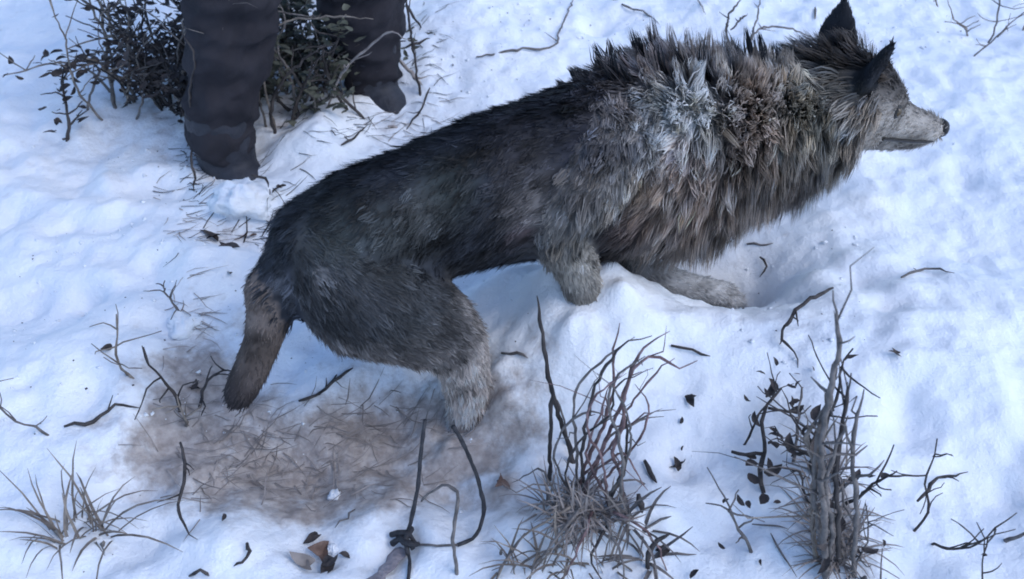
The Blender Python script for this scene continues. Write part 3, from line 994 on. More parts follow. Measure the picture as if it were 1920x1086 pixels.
mo = MB(); e = hd_c + face * .088 - np.array([0, 0, .055])
mo.tube([e - perp * .022, e + face * .004, e + perp * .022], [.002, .006, .002], 8); mo.build('mouth', M['brown_leaf'], person)
# boots, sunk in the snow, toes to the camera
for (hip, knee, ank, foot) in legs:
    g = hz(foot[0], foot[1])
    f0 = np.array([foot[0], foot[1], g - .02])
    Lb = Loft()
    toe = face * .9 + perp * (-.15 if foot is PR else -.1); toe /= np.linalg.norm(toe); ts = np.cross(toe, [0, 0, 1])
    tube_loft(Lb, [f0 + np.array([0, 0, .16]), f0 + np.array([0, 0, .06]), f0 - np.array([0, 0, .03])], [.075, .072, .07], [.075, .07, .06], ts)
    tube_loft(Lb, [f0 - toe * .06, f0 + toe * .03 + [0, 0, .012], f0 + toe * .08, f0 + toe * .12 - [0, 0, .008]], [.055, .058, .046, .030], [.05, .058, .056, .040], ts)
    bt = remeshed('boot', Lb, .008, M['boot'], person, 4)
    so = Loft()
    tube_loft(so, [f0 - toe * .07 - [0, 0, .05], f0 + toe * .08 - [0, 0, .05], f0 + toe * .14 - [0, 0, .05]], [.014, .014, .014], [.052, .058, .04], ts)
    remeshed('sole', so, .008, M['wire'], bt, 2)


# ------------------------------------------------------------------ plants
def poly_stem(pts, r0, r1, seed=0, wob=.0012, sides=6, mb=None):
    p, r = smooth_path(pts, [r0, (r0 + r1) / 2 if len(pts) == 2 else r0 * .55 + r1 * .45, r1], step=.014, wob=wob, seed=seed)
    mb = mb or MB()
    mb.tube(p, r, sides)
    return mb


def lying(name, label, cat, pts, r0, r1, mat, group=None, dz=.006, seed=0):
    P = [G(px, py, (dz if len(t) == 0 else t[0])) for (px, py, *t) in pts]
    rg_ = np.random.default_rng(seed + 5000)
    p, r = smooth_path(P, [r0, r0 * .55 + r1 * .45, r1], step=.014, wob=.0016, seed=seed)
    m = len(p)
    r = [x * min(1, .3 + 4.0 * (m - 1 - i) / m) * min(1, .55 + 3.0 * i / m) for i, x in enumerate(r)]
    mb = MB(); mb.tube(p, r, 6)
    ext = np.linalg.norm(P[-1] - P[0])
    if ext > .09:
        for _ in range(int(rg_.integers(1, 4))):
            i = int(rg_.integers(m // 4, max(m // 4 + 1, m - 2)))
            t = p[min(i + 1, m - 1)] - p[i - 1]; t /= np.linalg.norm(t) + 1e-9
            sd = np.cross(t, [0, 0, 1]) * rg_.choice([-1, 1]); d_ = t * .7 + sd * rg_.uniform(.4, 1) + np.array([0, 0, rg_.uniform(0, .4)])
            l_ = rg_.uniform(.012, .04)
            e_ = p[i] + d_ * l_ * .5; f_ = e_ + (d_ + rg_.normal(0, .3, 3)) * l_ * .5
            mb.tube([p[i], e_, f_], [r[i] * .6, r[i] * .45, r[i] * .2], 5)
    o = mb.build(name, M[mat])
    return tag(o, label, cat, group)


def standing(root, name, mat, base, pts, r0, r1, lean=0.0, seed=0, wob=.0009, twigs=0):
    """stem rising from the snow at pixel `base`, then through pixels on a near-vertical plane through the base"""
    b = G(base[0], base[1], -.02)
    g = [b]
    for i, (px, py) in enumerate(pts):
        g.append(V(px, py, b[1] + lean * (i + 1) / len(pts)))
    p, r = smooth_path(g, [r0, r0 * .55 + r1 * .45, r1], step=.014, wob=wob, seed=seed)
    m = len(p); r = [x * min(1, .35 + 5.0 * (m - 1 - i) / m) for i, x in enumerate(r)]
    mb = MB(); mb.tube(p, r, 6)
    if twigs:
        rg_ = np.random.default_rng(seed + 6000)
        for _ in range(twigs):
            i = int(rg_.integers(m // 3, m - 1))
            t = p[min(i + 1, m - 1)] - p[i - 1]; t /= np.linalg.norm(t) + 1e-9
            d_ = t * .8 + rg_.normal(0, .6, 3); l_ = rg_.uniform(.03, .085)
            e_ = p[i] + d_ * l_ * .4; f_ = e_ + (d_ + rg_.normal(0, .35, 3)) * l_ * .35; h_ = f_ + (d_ + rg_.normal(0, .5, 3)) * l_ * .25
            mb.tube([p[i], e_, f_, h_], [r[i] * .6, r[i] * .5, r[i] * .38, r[i] * .15], 5)
    return mb.build(name, M[mat], root)


# reddish branching weed beside the fore legs
weed = empty('branching_weed')
tag(weed, 'tall reddish brown branching weed with arching stems in front of the wolf', 'weed')
BASE = (1090, 930)
stems = [
    ((1085, 925), [(1095, 880), (1130, 800), (1148, 740), (1150, 670), (1162, 606)], .0042, .0016, .05, 'red_twig'),
    ((1090, 930), [(1130, 840), (1165, 760), (1185, 690), (1215, 645), (1256, 621)], .0042, .0014, -.03, 'red_twig'),
    ((1080, 930), [(1082, 850), (1075, 780), (1085, 720), (1125, 680), (1190, 632)], .0034, .0014, .02, 'grey_twig'),
    ((1095, 935), [(1092, 850), (1105, 760), (1128, 700), (1165, 650), (1222, 630)], .0034, .0014, -.05, 'dark_twig'),
    ((1165, 955), [(1166, 900), (1150, 850), (1168, 800), (1170, 740), (1200, 680), (1240, 672), (1275, 690), (1308, 676)], .0038, .0014, .03, 'red_twig'),
    ((1160, 965), [(1168, 880), (1160, 820), (1140, 760), (1160, 700), (1210, 668)], .0036, .0014, .0, 'grey_twig'),
    ((1150, 950), [(1120, 900), (1100, 850), (1120, 790), (1145, 720)], .0030, .0014, .04, 'red_twig'),
    ((1100, 910), [(1118, 870), (1135, 830), (1155, 810), (1200, 790), (1245, 781)], .0030, .0013, .0, 'grey_twig'),
    ((1130, 960), [(1160, 900), (1172, 860), (1176, 810), (1168, 770)], .0030, .0015, .02, 'dark_twig'),
    ((1075, 925), [(1095, 890), (1125, 860), (1150, 830), (1175, 770), (1230, 700), (1265, 672)], .0030, .0012, -.06, 'red_twig'),
]
for i, (b, pts, r0, r1, ln_, mt) in enumerate(stems):
    standing(weed, 'stem', mt, b, pts, r0 * .85, r1 * 1.2, ln_, 40 + i, .0012, twigs=2)

for i, (b, pts, mt) in enumerate([
    ((1085, 940), [(1120, 880), (1170, 850), (1190, 880), (1215, 920)], 'red_twig'), ((1120, 950), [(1180, 900), (1240, 930), (1256, 968)], 'grey_twig'),
    ((1070, 930), [(1040, 860), (1060, 800), (1110, 770), (1150, 790)], 'grey_twig'), ((1140, 960), [(1130, 870), (1100, 800), (1120, 740), (1175, 700)], 'red_twig'),
    ((1100, 945), [(1150, 880), (1200, 820), (1215, 760), (1190, 720)], 'red_twig'), ((1090, 950), [(1060, 890), (1085, 830), (1140, 780), (1160, 720), (1225, 690)], 'dark_twig'),
    ((1130, 955), [(1175, 870), (1180, 800), (1160, 740), (1120, 700)], 'grey_twig'), ((1060, 960), [(1030, 900), (1010, 880), (960, 905)], 'grey_twig')]):
    standing(weed, 'stem', mt, b, pts, .0024, .0012, (-.05, .05, .0)[i % 3], 340 + i, .0012, twigs=1)
for i, (pts, mt) in enumerate([([(1090, 950, .02), (1050, 1000, .035), (1010, 1050, .03), (990, 1095, .0)], 'grey_twig'), ([(1110, 960, .02), (1090, 1010, .04), (1070, 1060, .03), (1040, 1100, .0)], 'red_twig'),
    ([(1130, 965, .02), (1150, 1010, .04), (1170, 1060, .03), (1165, 1100, .0)], 'grey_twig'), ([(1150, 960, .02), (1200, 985, .045), (1235, 1030, .03), (1250, 1070, .0)], 'red_twig'),
    ([(1070, 950, .02), (1010, 985, .03), (960, 1030, .02), (930, 1090, .0)], 'straw'), ([(1140, 985, .02), (1110, 1040, .03), (1130, 1090, .0)], 'dark_twig')]):
    p_, r_ = smooth_path([G(x, y, z) for x, y, z in pts], [.0030, .0022, .0010], step=.014, wob=.0014, seed=360 + i)
    MB().tube(p_, r_, 6).build('stem', M[mt], weed)

# two straight stalks left of it
st = empty('dry_stalk'); tag(st, 'tall straight dark stalk leaning over the snow below the wolf belly', 'stalk', None)
standing(st, 'stem', 'dark_twig', (1078, 880), [(1055, 800), (1032, 720), (1018, 640), (1007, 555)], .0048, .0030, .02, 61)
standing(st, 'side_shoot', 'grey_twig', (1066, 850), [(1060, 800), (1045, 750)], .0028, .0015, .02, 62)
st = empty('dry_stalk'); tag(st, 'short upright dark stalk beside the leaning one', 'stalk')
standing(st, 'stem', 'dark_twig', (1030, 915), [(1031, 830), (1034, 760), (1036, 725)], .0040, .0034, .0, 63)

# thin wire loop knotted to a faded band
sn = empty('wire_loop'); tag(sn, 'thin dark wire loop rising from a knot on a faded band in the snow', 'wire loop')
yb = G(762, 1012, 0)[1]
pw = [V(x, y, yb + dy) for (x, y, dy) in ((758, 1010, 0), (770, 980, .0), (782, 920, .01), (789, 850, .02), (797, 788, .03))]
poly_stem(pw, .0038, .0030, 70, .0004, 8).build('upright_wire', M['wire'], sn)
pw = [V(x, y, yb + dy) for (x, y, dy) in ((850, 800, .05), (870, 835, .05), (893, 890, .045), (906, 940, .035), (906, 965, .03))] + [G(899, 992, .016), G(886, 1010, .008), G(858, 1022, .006)]
poly_stem(pw, .0036, .0036, 71, .0004, 8).build('loop_wire', M['wire'], sn)
pw = [G(858, 1022, .006), G(820, 1023, .006), G(770, 1020, .008)]
poly_stem(pw, .0020, .0020, 72, .0004, 8).build('cross_wire', M['grey_twig'], sn)
pw = [G(760, 1018, .012), G(768, 1050, .008), G(764, 1095, .006)]
poly_stem(pw, .0030, .0030, 73, .0004, 8).build('tail_wire', M['wire'], sn)
kn = MB()
for i, (a, b, c) in enumerate((((733, 1003), (760, 1000), (778, 1018)), ((735, 1020), (758, 1012), (775, 1030)), ((770, 992), (762, 1012), (765, 1040)), ((745, 1000), (765, 1022), (786, 1020)))):
    poly_stem([G(*a, .012), G(*b, .026), G(*c, .012)], .0058, .004, 75 + i, .001, 8, kn)
kn.build('knot', M['wire'], sn)
bd = MB(); bp_ = [G(752, 1030, .006), G(735, 1055, .007), G(712, 1080, .006), G(690, 1110, .005)]
bp_, br_ = smooth_path(bp_, [.014, .016, .016, .017], .012, .0008, 5)
bd.ribbon(bp_, [r_ * 1 for r_ in br_], np.array([.75, .6, 0])); bd.build('band', M['rag'], sn)

# arched stem right of the wire
a = empty('arched_stem'); tag(a, 'grey stem bent in a small arch beside the wire loop', 'stem')
ya = G(856, 1075, 0)[1]
poly_stem([G(857, 1090, -.02), V(850, 1010, ya), V(858, 940, ya + .02), V(850, 915, ya + .03), V(828, 909, ya + .04), V(806, 925, ya + .04), V(790, 940, ya + .04)], .0034, .0020, 81).build('stem', M['grey_twig'], a)

# grass tuft at the weed's foot
def tuft(name, label, bases, n, L0, L1, spread, mat, seed, wid=.0022, cat='grass tuft', group=None):
    rg = np.random.default_rng(seed); mb = MB()
    for k in range(n):
        bpx = bases[rg.integers(len(bases))]
        p = G(bpx[0] + rg.normal(0, 14), bpx[1] + rg.normal(0, 9), -.01)
        an = rg.uniform(0, 2 * math.pi); out_ = np.array([math.cos(an), math.sin(an), 0])
        ln_ = rg.uniform(L0, L1); sp = rg.uniform(.25, 1) * spread
        q = [p]; d = np.array([0, 0, 1.0]) * (1.1 - sp) + out_ * sp
        for s in range(5):
            d = d / np.linalg.norm(d); q.append(q[-1] + d * ln_ / 5); d = d + out_ * .22 * sp + np.array([0, 0, -.22 * (s + .5) * sp]) + rg.normal(0, .08, 3)
            fl_ = hz(q[-1][0], q[-1][1]) + .004
            if q[-1][2] < fl_: q[-1][2] = fl_
        wv = wid * rg.uniform(.7, 1.5)
        mb.ribbon(q, [wv, wv, wv * .9, wv * .8, wv * .55, wv * .15], np.cross(out_, [0, 0, 1]))
    o = mb.build(name, M[mat])
    return tag(o, label, cat, group)

tuft('grass_tuft', 'flattened grey brown grass tuft at the foot of the reddish weed', [(1080, 950), (1040, 960), (1130, 975), (1110, 990), (1070, 985)], 230, .04, .10, 1.0, 'litter', 90, .0015)
tuft('grass_tuft', 'sparse straw coloured grass at the lower edge below the weed', [(960, 1060), (1010, 1070), (1060, 1060), (1130, 1070)], 46, .06, .14, .7, 'straw', 91, .0018)
tuft('grass_tuft', 'loose grass blades right of the weed foot bending over the snow', [(1170, 985), (1190, 1000), (1210, 1060)], 26, .07, .12, .9, 'grey_twig', 92, .0026)

# long thin stems near the bottom
bs = empty('bent_stem'); tag(bs, 'bent dark stem curving up beside the loose grass blades', 'stem')
standing(bs, 'stem', 'dark_twig', (1215, 1080), [(1215, 1040), (1235, 1015), (1258, 1000)], .0050, .0026, .02, 95)
standing(bs, 'side_shoot', 'grey_twig', (1180, 1010), [(1215, 990), (1240, 975), (1259, 968)], .0032, .0018, .02, 96)
lying('twig', 'long thin pale twig slanting through the lower edge of the grass', 'twig', [(985, 1000, .03), (950, 1050, .02), (925, 1095, .0)], .0026, .0018, 'grey_twig', None, seed=97)

# dead grass lying in the muddy patch
def litter(name, label, spots, n, seed, mat):
    rg = np.random.default_rng(seed); mb = MB()
    for k in range(n):
        cx, cy, sx, sy = spots[rg.integers(len(spots))]
        p = G(cx + rg.normal(0, sx * 1.25), cy + rg.normal(0, sy * 1.3), rg.uniform(.0, .003))
        an = rg.normal(.1, .7); ln_ = rg.uniform(.025, .075)
        d = np.array([math.cos(an), math.sin(an), rg.uniform(-.1, .06)]); q = [p]
        for s in range(3):
            q.append(q[-1] + d * ln_ / 3); d = d + rg.normal(0, .22, 3)
            fl_ = hz(q[-1][0], q[-1][1]) + .002
            if q[-1][2] < fl_: q[-1][2] = fl_
        wv = rg.uniform(.0007, .0015)
        mb.ribbon(q, [wv, wv, wv * .8, wv * .2], np.cross(d, [0, 0, 1.0]))
    o = mb.build(name, M[mat]); return tag(o, label, 'dead grass', None, 'stuff')

litter('dead_grass', 'flattened dead grass on the muddy ground behind the wolf', [(560, 830, 110, 40), (700, 800, 70, 22), (430, 890, 60, 30), (620, 900, 90, 18), (400, 790, 40, 40)], 260, 99, 'litter')

# dark curled weed on the right
cw = empty('curled_weed'); tag(cw, 'dark weed with curled dead leaves lying over bright snow', 'weed')
def leaf_shape(mb, p, size, ang, curl, rg):
    d = np.array([math.cos(ang), math.sin(ang), rg.uniform(-.1, .5)]); d /= np.linalg.norm(d)
    q = [np.asarray(p, float)]; 
    for s in range(5):
        q.append(q[-1] + d * size / 5); d = d + np.array([-math.sin(ang), math.cos(ang), 0]) * curl * .3 + np.array([0, 0, rg.normal(0, .25)]); d /= np.linalg.norm(d)
    wv = size * .22 * rg.uniform(.7, 1.3)
    mb.ribbon(q, [wv * .2, wv * .8, wv, wv * .9, wv * .55, wv * .05], np.cross(d, [0, 0, 1.0]) + rg.normal(0, .3, 3))

cst = [(1432, 925, .0), (1424, 880, .02), (1436, 830, .035), (1428, 790, .05), (1440, 760, .06), (1465, 728, .06)]
poly_stem([G(x, y, z) for x, y, z in cst], .0042, .0022, 101).build('stem', M['dark_twig'], cw)
poly_stem([G(1432, 852, .03), G(1400, 853, .03), G(1372, 847, .02)], .0040, .0028, 102).build('stem', M['dark_twig'], cw)
poly_stem([G(1440, 765, .055), G(1470, 770, .05), G(1490, 768, .04), G(1480, 755, .04)], .0030, .0018, 103).build('stem', M['dark_twig'], cw)
rg = np.random.default_rng(104)
for (x, y, s, an) in ((1436, 745, .035, .6), (1455, 735, .03, 1.4), (1478, 770, .03, -.5), (1425, 800, .035, 2.2), (1440, 815, .03, .2), (1445, 828, .025, -.8), (1422, 870, .03, 3.0), (1432, 885, .035, -.3),
                      (1440, 880, .025, .9), (1425, 905, .03, 2.6), (1430, 925, .03, -1.4), (1485, 762, .02, 1.0), (1418, 860, .025, 2.2), (1408, 752, .018, 2.9)):
    mb = MB(); leaf_shape(mb, G(x, y, .03), s, an, rg.choice([-1, 1]), rg); mb.build('leaf', M['leaf'], cw)

# bush along the right edge of the photographed strip
def shrub(root, base, n, h, spread, mats, seed, r0=.004, leaf_mat=None, nleaf=0, aim=None, leafsize=.03):
    rg = np.random.default_rng(seed)
    for k in range(n):
        mb = MB()
        p = np.asarray(base, float) + np.array([rg.normal(0, spread * .18), rg.normal(0, spread * .18), 0])
        p[2] = hz(p[0], p[1]) - .03
        an = rg.uniform(0, 2 * math.pi)
        d = np.array([math.cos(an) * spread, math.sin(an) * spread, 1.0])
        if aim is not None: d = d + np.asarray(aim)
        d /= np.linalg.norm(d)
        ln_ = h * rg.uniform(.6, 1.15); q = [p]
        for s in range(6):
            q.append(q[-1] + d * ln_ / 6); d = d + rg.normal(0, .22, 3); d /= np.linalg.norm(d)
        rr = r0 * rg.uniform(.7, 1.2)
        poly_stem(q, rr, rr * .35, int(rg.integers(1e6)), .0012, 6, mb)
        for s in range(2, 6):
            for _ in range(rg.integers(1, 3)):
                d2 = rg.normal(0, 1, 3); d2[2] = abs(d2[2]) * .7; d2 /= np.linalg.norm(d2)
                l2 = ln_ * rg.uniform(.15, .4); e1 = q[s] + d2 * l2 * .5; e2 = e1 + (d2 + rg.normal(0, .35, 3)) * l2 * .5
                poly_stem([q[s], e1, e2], rr * .5, rr * .25, int(rg.integers(1e6)), .001, 5, mb)
        o = mb.build('stem', M[mats[rg.integers(len(mats))]], root)
        if leaf_mat and nleaf:
            lf = MB()
            for _ in range(nleaf):
                s = rg.integers(2, 7)
                leaf_shape(lf, q[s] + rg.normal(0, .02, 3), leafsize * rg.uniform(.6, 1.3), rg.uniform(0, 6.28), rg.choice([-1, 1]), rg)
            lo = lf.build('leaves', M[leaf_mat], o); lo['kind'] = 'stuff'

eb_ = empty('bare_bush'); tag(eb_, 'grey tangled bare bush standing along the snow right of the curled weed', 'bush')
for i, (b, pts, r0, r1, ln_, mt) in enumerate([
    ((1548, 1100), [(1545, 980), (1538, 860), (1556, 740), (1572, 640), (1562, 545)], .0075, .0030, .05, 'grey_twig'),
    ((1560, 1080), [(1530, 960), (1530, 850), (1545, 760), (1570, 690)], .0060, .0025, .03, 'grey_twig'),
    ((1530, 1060), [(1522, 950), (1525, 870), (1512, 820), (1540, 770)], .0050, .0025, .0, 'straw'),
    ((1570, 1085), [(1572, 960), (1566, 880), (1578, 800), (1596, 700)], .0060, .0025, .04, 'dark_twig'),
    ((1545, 1090), [(1560, 1000), (1548, 920), (1565, 850), (1590, 780)], .0055, .0025, .02, 'grey_twig'),
    ((1600, 1095), [(1606, 950), (1600, 830), (1620, 730)], .0060, .0025, .04, 'grey_twig'),
    ((1540, 960), [(1510, 930), (1500, 886), (1482, 884)], .0036, .0016, .02, 'dark_twig'),
    ((1540, 900), [(1520, 855), (1498, 850), (1484, 856)], .0050, .0030, .02, 'dark_twig'),
    ((1545, 870), [(1525, 830), (1505, 812), (1512, 800), (1535, 806)], .0045, .0022, .02, 'dark_twig')]):
    standing(eb_, 'stem', mt, b, pts, r0 * .72, r1, ln_, 110 + i, .0012, twigs=5)
rg = np.random.default_rng(120)
for (x, y) in ((1520, 830), (1490, 852), (1540, 870), (1560, 930), (1535, 980), (1550, 1040), (1590, 900), (1530, 790), (1575, 1000)):
    mb = MB(); leaf_shape(mb, G(x, y, .06), rg.uniform(.03, .05), rg.uniform(0, 6), rg.choice([-1, 1]), rg); mb.build('leaf', M['leaf' if rg.random() < .6 else 'litter'], eb_)
shrub(eb_, G(1550, 1000, 0), 7, .26, .35, ['grey_twig', 'dark_twig', 'straw'], 122, .0032, 'leaf', 4, leafsize=.022)
tuft('grass_tuft', 'dense grey dead grass at the foot of the bare bush', [(1545, 1010), (1550, 960), (1560, 1060), (1545, 900), (1580, 1040)], 190, .05, .12, .85, 'litter', 121, .0015)

# lone twigs on the snow
TW = [
    ('long thin twig with one sharp bend on the snow above the wolf back', [(893, 107), (960, 95), (1038, 86), (1046, 66), (1060, 35), (1080, -12)], .0034, .0018, 'grey_twig'),
    ('pale twig slanting down over snow right of the sharply bent twig', [(1140, -8), (1170, 10), (1212, 25), (1236, 46)], .0034, .0018, 'grey_twig'),
    ('short thin grey twig right of the slanting pale one', [(1308, 0), (1316, 14), (1324, 28)], .0022, .0014, 'grey_twig'),
    ('short straight grey twig lying right of the reddish weed top', [(1258, 648), (1295, 657), (1332, 668)], .0034, .0018, 'dark_twig'),
    ('short twig lying on snow under the wolf throat', [(1400, 458), (1425, 459), (1450, 456)], .0030, .0022, 'grey_twig'),
    ('small hooked twig on snow below the throat', [(1425, 482, .012), (1437, 500, .014), (1424, 520, .004)], .0028, .0016, 'dark_twig'),
    ('crooked dark twig with a knobbly bend near the bare bush top', [(1562, 540, .05), (1520, 560, .05), (1490, 582, .04), (1482, 604, .04), (1468, 610, .03), (1468, 632, .02), (1490, 660, .01), (1496, 690, .0)], .0040, .0018, 'dark_twig'),
    ('thick dark twig lying aslant right of the weed below loose leaves', [(1209, 864), (1220, 885), (1231, 905)], .0045, .0040, 'dark_twig'),
    ('stubby dark twig beside the grass blades', [(1197, 926, .02), (1201, 945, .012), (1204, 962)], .0060, .0036, 'dark_twig'),
    ('very thin straight twig on smooth snow near the bottom', [(1445, 1000), (1468, 1038), (1494, 1082)], .0018, .0014, 'grey_twig'),
    ('thin twig lying level above the straight one', [(1410, 983), (1445, 986), (1478, 992)], .0016, .0012, 'grey_twig'),
    ('dark twig poking out from under the wolf thigh over the mud', [(560, 752), (592, 740), (625, 715), (662, 690)], .0030, .0038, 'dark_twig'),
    ('dark twig standing beside the right trouser leg', [(806, 165, .05), (790, 200, .03), (762, 243, .0)], .0034, .0030, 'dark_twig'),
    ('pale peeled twig lying against the right boot', [(748, 112, .06), (765, 130, .05), (792, 160, .03)], .0062, .0040, 'pale_twig'),
    ('small dark twig on snow between boot and wolf back', [(640, 272), (664, 258), (690, 233)], .0030, .0018, 'dark_twig'),
    ('dark forked twig leaning beside the trouser leg top', [(762, 8, .12), (775, 30, .10), (790, 52, .08)], .0042, .0026, 'dark_twig'),
    ('small dark twig across the snow beside the trouser knee', [(760, 90, .05), (785, 80, .05), (806, 72, .04)], .0040, .0022, 'dark_twig'),
    ('thin hooked twig curling on snow at the lower left', [(463, 1018, .012), (468, 1036, .016), (455, 1055, .01), (438, 1062)], .0034, .0022, 'dark_twig'),
    ('long thin dark stem trailing down the snow below the mud', [(338, 830, .05), (347, 875, .05), (345, 905, .04), (336, 945, .03), (345, 985, .02), (370, 1012)], .0032, .0020, 'dark_twig'),
    ('thin pale twig slanting above the brown leaf cluster', [(666, 955), (648, 970), (628, 990)], .0022, .0014, 'grey_twig'),
    ('arched dark twig in the snow at the lower left corner of the mud', [(355, 1080, .0), (375, 1072, .02), (392, 1080, .0)], .0034, .0026, 'dark_twig'),
    ('thin dark twig over the snow clod by the left boot', [(470, 328, .05), (498, 335, .05), (503, 352, .03)], .0034, .0022, 'dark_twig'),
    ('thin grey twig upright by the left edge of the left trouser leg', [(352, 230, .10), (360, 290, .06), (364, 360, .0)], .0030, .0026, 'dark_twig'),
    ('short grey twig under the wolf belly on the snow', [(940, 662), (970, 663), (990, 672)], .0034, .0018, 'grey_twig'),
    ('faint grey twig arching over snow behind the wolf shoulders', [(1395, 108, .08), (1412, 66, .08), (1440, 50, .07), (1480, 54, .05), (1535, 74, .0)], .0034, .0020, 'grey_twig'),
    ('upright grey twig rising behind the wolf shoulders', [(1405, 80, .06), (1418, 40, .06), (1428, -10, .06)], .0030, .0022, 'grey_twig'),
    ('forked dark twig behind the hackles', [(1362, 70, .10), (1366, 30, .10), (1395, -6, .10)], .0036, .0024, 'dark_twig'),
    ('short twig tip slanting above the forked dark twig', [(1370, 56, .10), (1385, 40, .10), (1402, 26, .09)], .0034, .0022, 'dark_twig'),
    ('short grey twig on snow at the far upper right', [(1528, 14), (1529, 24), (1528, 36)], .0036, .0026, 'grey_twig'),
    ('thin bent twig on empty snow ahead of the wolf', [(1690, 520), (1735, 505), (1790, 512)], .0030, .0016, 'grey_twig'),
    ('curved dark twig beyond the bare bush on the right', [(1720, 940, .02), (1760, 900, .02), (1815, 885, .0)], .0036, .0018, 'dark_twig'),
    ('bent dark twig on snow at the far left below the bush', [(120, 800), (175, 790), (215, 760), (262, 765)], .0038, .0020, 'dark_twig'),
]
for i, (lab, pts, r0, r1, mt) in enumerate(TW):
    lying('twig', lab, 'twig', pts, r0, r1, mt, seed=200 + i)

# loose dead leaves and dark crumbs
LV = [
    ('dark curled leaf, largest of the crumbs right of the weed', 1290, 750, .034, 'leaf'), ('small dark leaf crumb under the curled leaf', 1280, 790, .014, 'leaf'),
    ('tiny dark leaf crumb above the crumpled leaf', 1277, 840, .012, 'leaf'), ('crumpled dark leaf sunk in a melted hollow', 1276, 874, .040, 'leaf'),
    ('dark leaf at the tip of the bent stem', 1246, 1026, .036, 'leaf'), ('small dark leaf near the bottom right of the grass', 1298, 1075, .020, 'leaf'),
    ('dark crumb below the crooked twig', 1495, 700, .013, 'leaf'), ('dark crumb right of the one below the crooked twig', 1527, 691, .012, 'leaf'),
    ('dark leaf speck below the curled weed', 1456, 940, .014, 'leaf'), ('grey leaf speck on smooth snow near the thin twigs', 1423, 1054, .014, 'leaf'),
    ('dark leaf lying alone on snow left of the wolf rump', 435, 512, .022, 'leaf'), ('dark pointed leaf on the mud left of the tail', 368, 726, .034, 'leaf'),
    ('brown rolled leaf in the leaf cluster at the lower edge', 606, 1040, .050, 'brown_leaf'), ('dark leaf above the brown rolled leaf', 588, 1012, .032, 'leaf'),
    ('dark leaf below the brown rolled leaf', 620, 1062, .046, 'leaf'), ('grey leaf left of the brown rolled leaf', 565, 1060, .046, 'litter'),
    ('small dark leaf right of the leaf cluster', 648, 1036, .022, 'leaf'), ('dark leaf standing on edge beside the snow clod', 518, 352, .044, 'leaf'),
    ('dark leaf under the snow clod by the left boot', 455, 440, .060, 'brown_leaf'), ('blackish leaf left of the one under the snow clod', 400, 440, .050, 'leaf'),
    ('broad dark leaf beneath the snow clod', 430, 462, .060, 'leaf'), ('small dark leaf between the boots', 588, 203, .030, 'leaf'),
    ('dark leaf on the muddy snow near the lower left', 423, 970, .018, 'leaf'), ('tiny leaf speck on snow above the wolf back', 850, 122, .012, 'leaf'),
    ('reddish leaf in a hollow left of the grass tuft', 945, 905, .045, 'brown_leaf'), ('dark leaf on snow ahead of the wolf', 1680, 660, .026, 'leaf'),
    ('dark leaf near the far left trail', 205, 655, .028, 'leaf'),
]
rg = np.random.default_rng(300)
for (lab, x, y, s, mt) in LV:
    mb = MB(); c = G(x, y, .006)
    an = rg.uniform(0, 6.28)
    leaf_shape(mb, c - np.array([math.cos(an), math.sin(an), 0]) * s * .5, s, an, rg.choice([-1, 1]), rg)
    if s > .025: leaf_shape(mb, c - np.array([math.cos(an + 1), math.sin(an + 1), -.004]) * s * .3, s * .7, an + 1.2, rg.choice([-1, 1]), rg)
    tag(mb.build('dead_leaf', M[mt]), lab, 'leaf', 'dead leaves scattered on the snow')

# brush round the person's feet
b1 = empty('low_bush'); tag(b1, 'low dark olive bush with withered leaves between the trouser legs', 'bush')
shrub(b1, zplane(540, 190, 0) + np.array([0, .08, 0]), 34, .34, .6, ['dark_twig', 'dark_twig', 'grey_twig'], 130, .0042, 'olive_leaf', 44, leafsize=.030)
b2 = empty('bare_bush'); tag(b2, 'thin bare bush with pale twigs crossing in front of the trousers', 'bush')
for i, (b, pts, r0, r1, ln_, mt) in enumerate([
    ((335, 215), [(340, 150), (350, 80), (342, 40), (372, 12), (390, -20)], .0036, .0020, .0, 'pale_twig'),
    ((350, 225), [(336, 170), (333, 110), (345, 60), (380, 20)], .0030, .0016, .0, 'grey_twig'),
    ((520, 262), [(508, 215), (520, 165), (560, 120), (600, 90)], .0050, .0026, .0, 'dark_twig'),
    ((545, 240), [(556, 190), (580, 140), (607, 95)], .0045, .0026, .0, 'dark_twig'),
    ((660, 220), [(630, 175), (612, 130), (606, 88)], .0050, .0032, .0, 'dark_twig'),
    ((700, 240), [(660, 200), (630, 170), (606, 130)], .0046, .0026, .0, 'dark_twig'),
    ((360, 240), [(350, 200), (330, 180), (310, 120)], .0040, .0026, .0, 'grey_twig'),
    ((520, 250), [(500, 180), (490, 110), (515, 50), (600, 32), (700, 36)], .0032, .0020, -.05, 'straw'),
    ((345, 230), [(340, 170), (352, 122), (392, 118), (432, 102)], .0032, .0018, -.05, 'straw'),
    ((500, 250), [(480, 150), (470, 60), (480, 10), (530, 25), (600, 30)], .0030, .0018, -.04, 'grey_twig'),
    ((720, 250), [(738, 235), (748, 262), (735, 285)], .0050, .0030, .0, 'pale_twig'),
    ((440, 300), [(420, 200), (440, 120), (400, 60), (430, 0)], .0034, .0018, -.10, 'grey_twig'),
    ((610, 215), [(640, 140), (690, 90), (735, 60), (770, 75)], .0034, .0018, -.08, 'pale_twig'),
    ((380, 330), [(372, 250), (355, 180), (365, 110), (340, 60)], .0034, .0018, -.02, 'dark_twig'),
    ((560, 230), [(545, 150), (520, 90), (535, 40), (515, -10)], .0040, .0022, -.02, 'grey_twig'),
    ((790, 190), [(782, 140), (770, 60), (764, 0), (770, -40)], .0034, .0022, .0, 'dark_twig')]):
    standing(b2, 'stem', mt, b, pts, r0, r1, ln_, 140 + i, .0016, twigs=3)
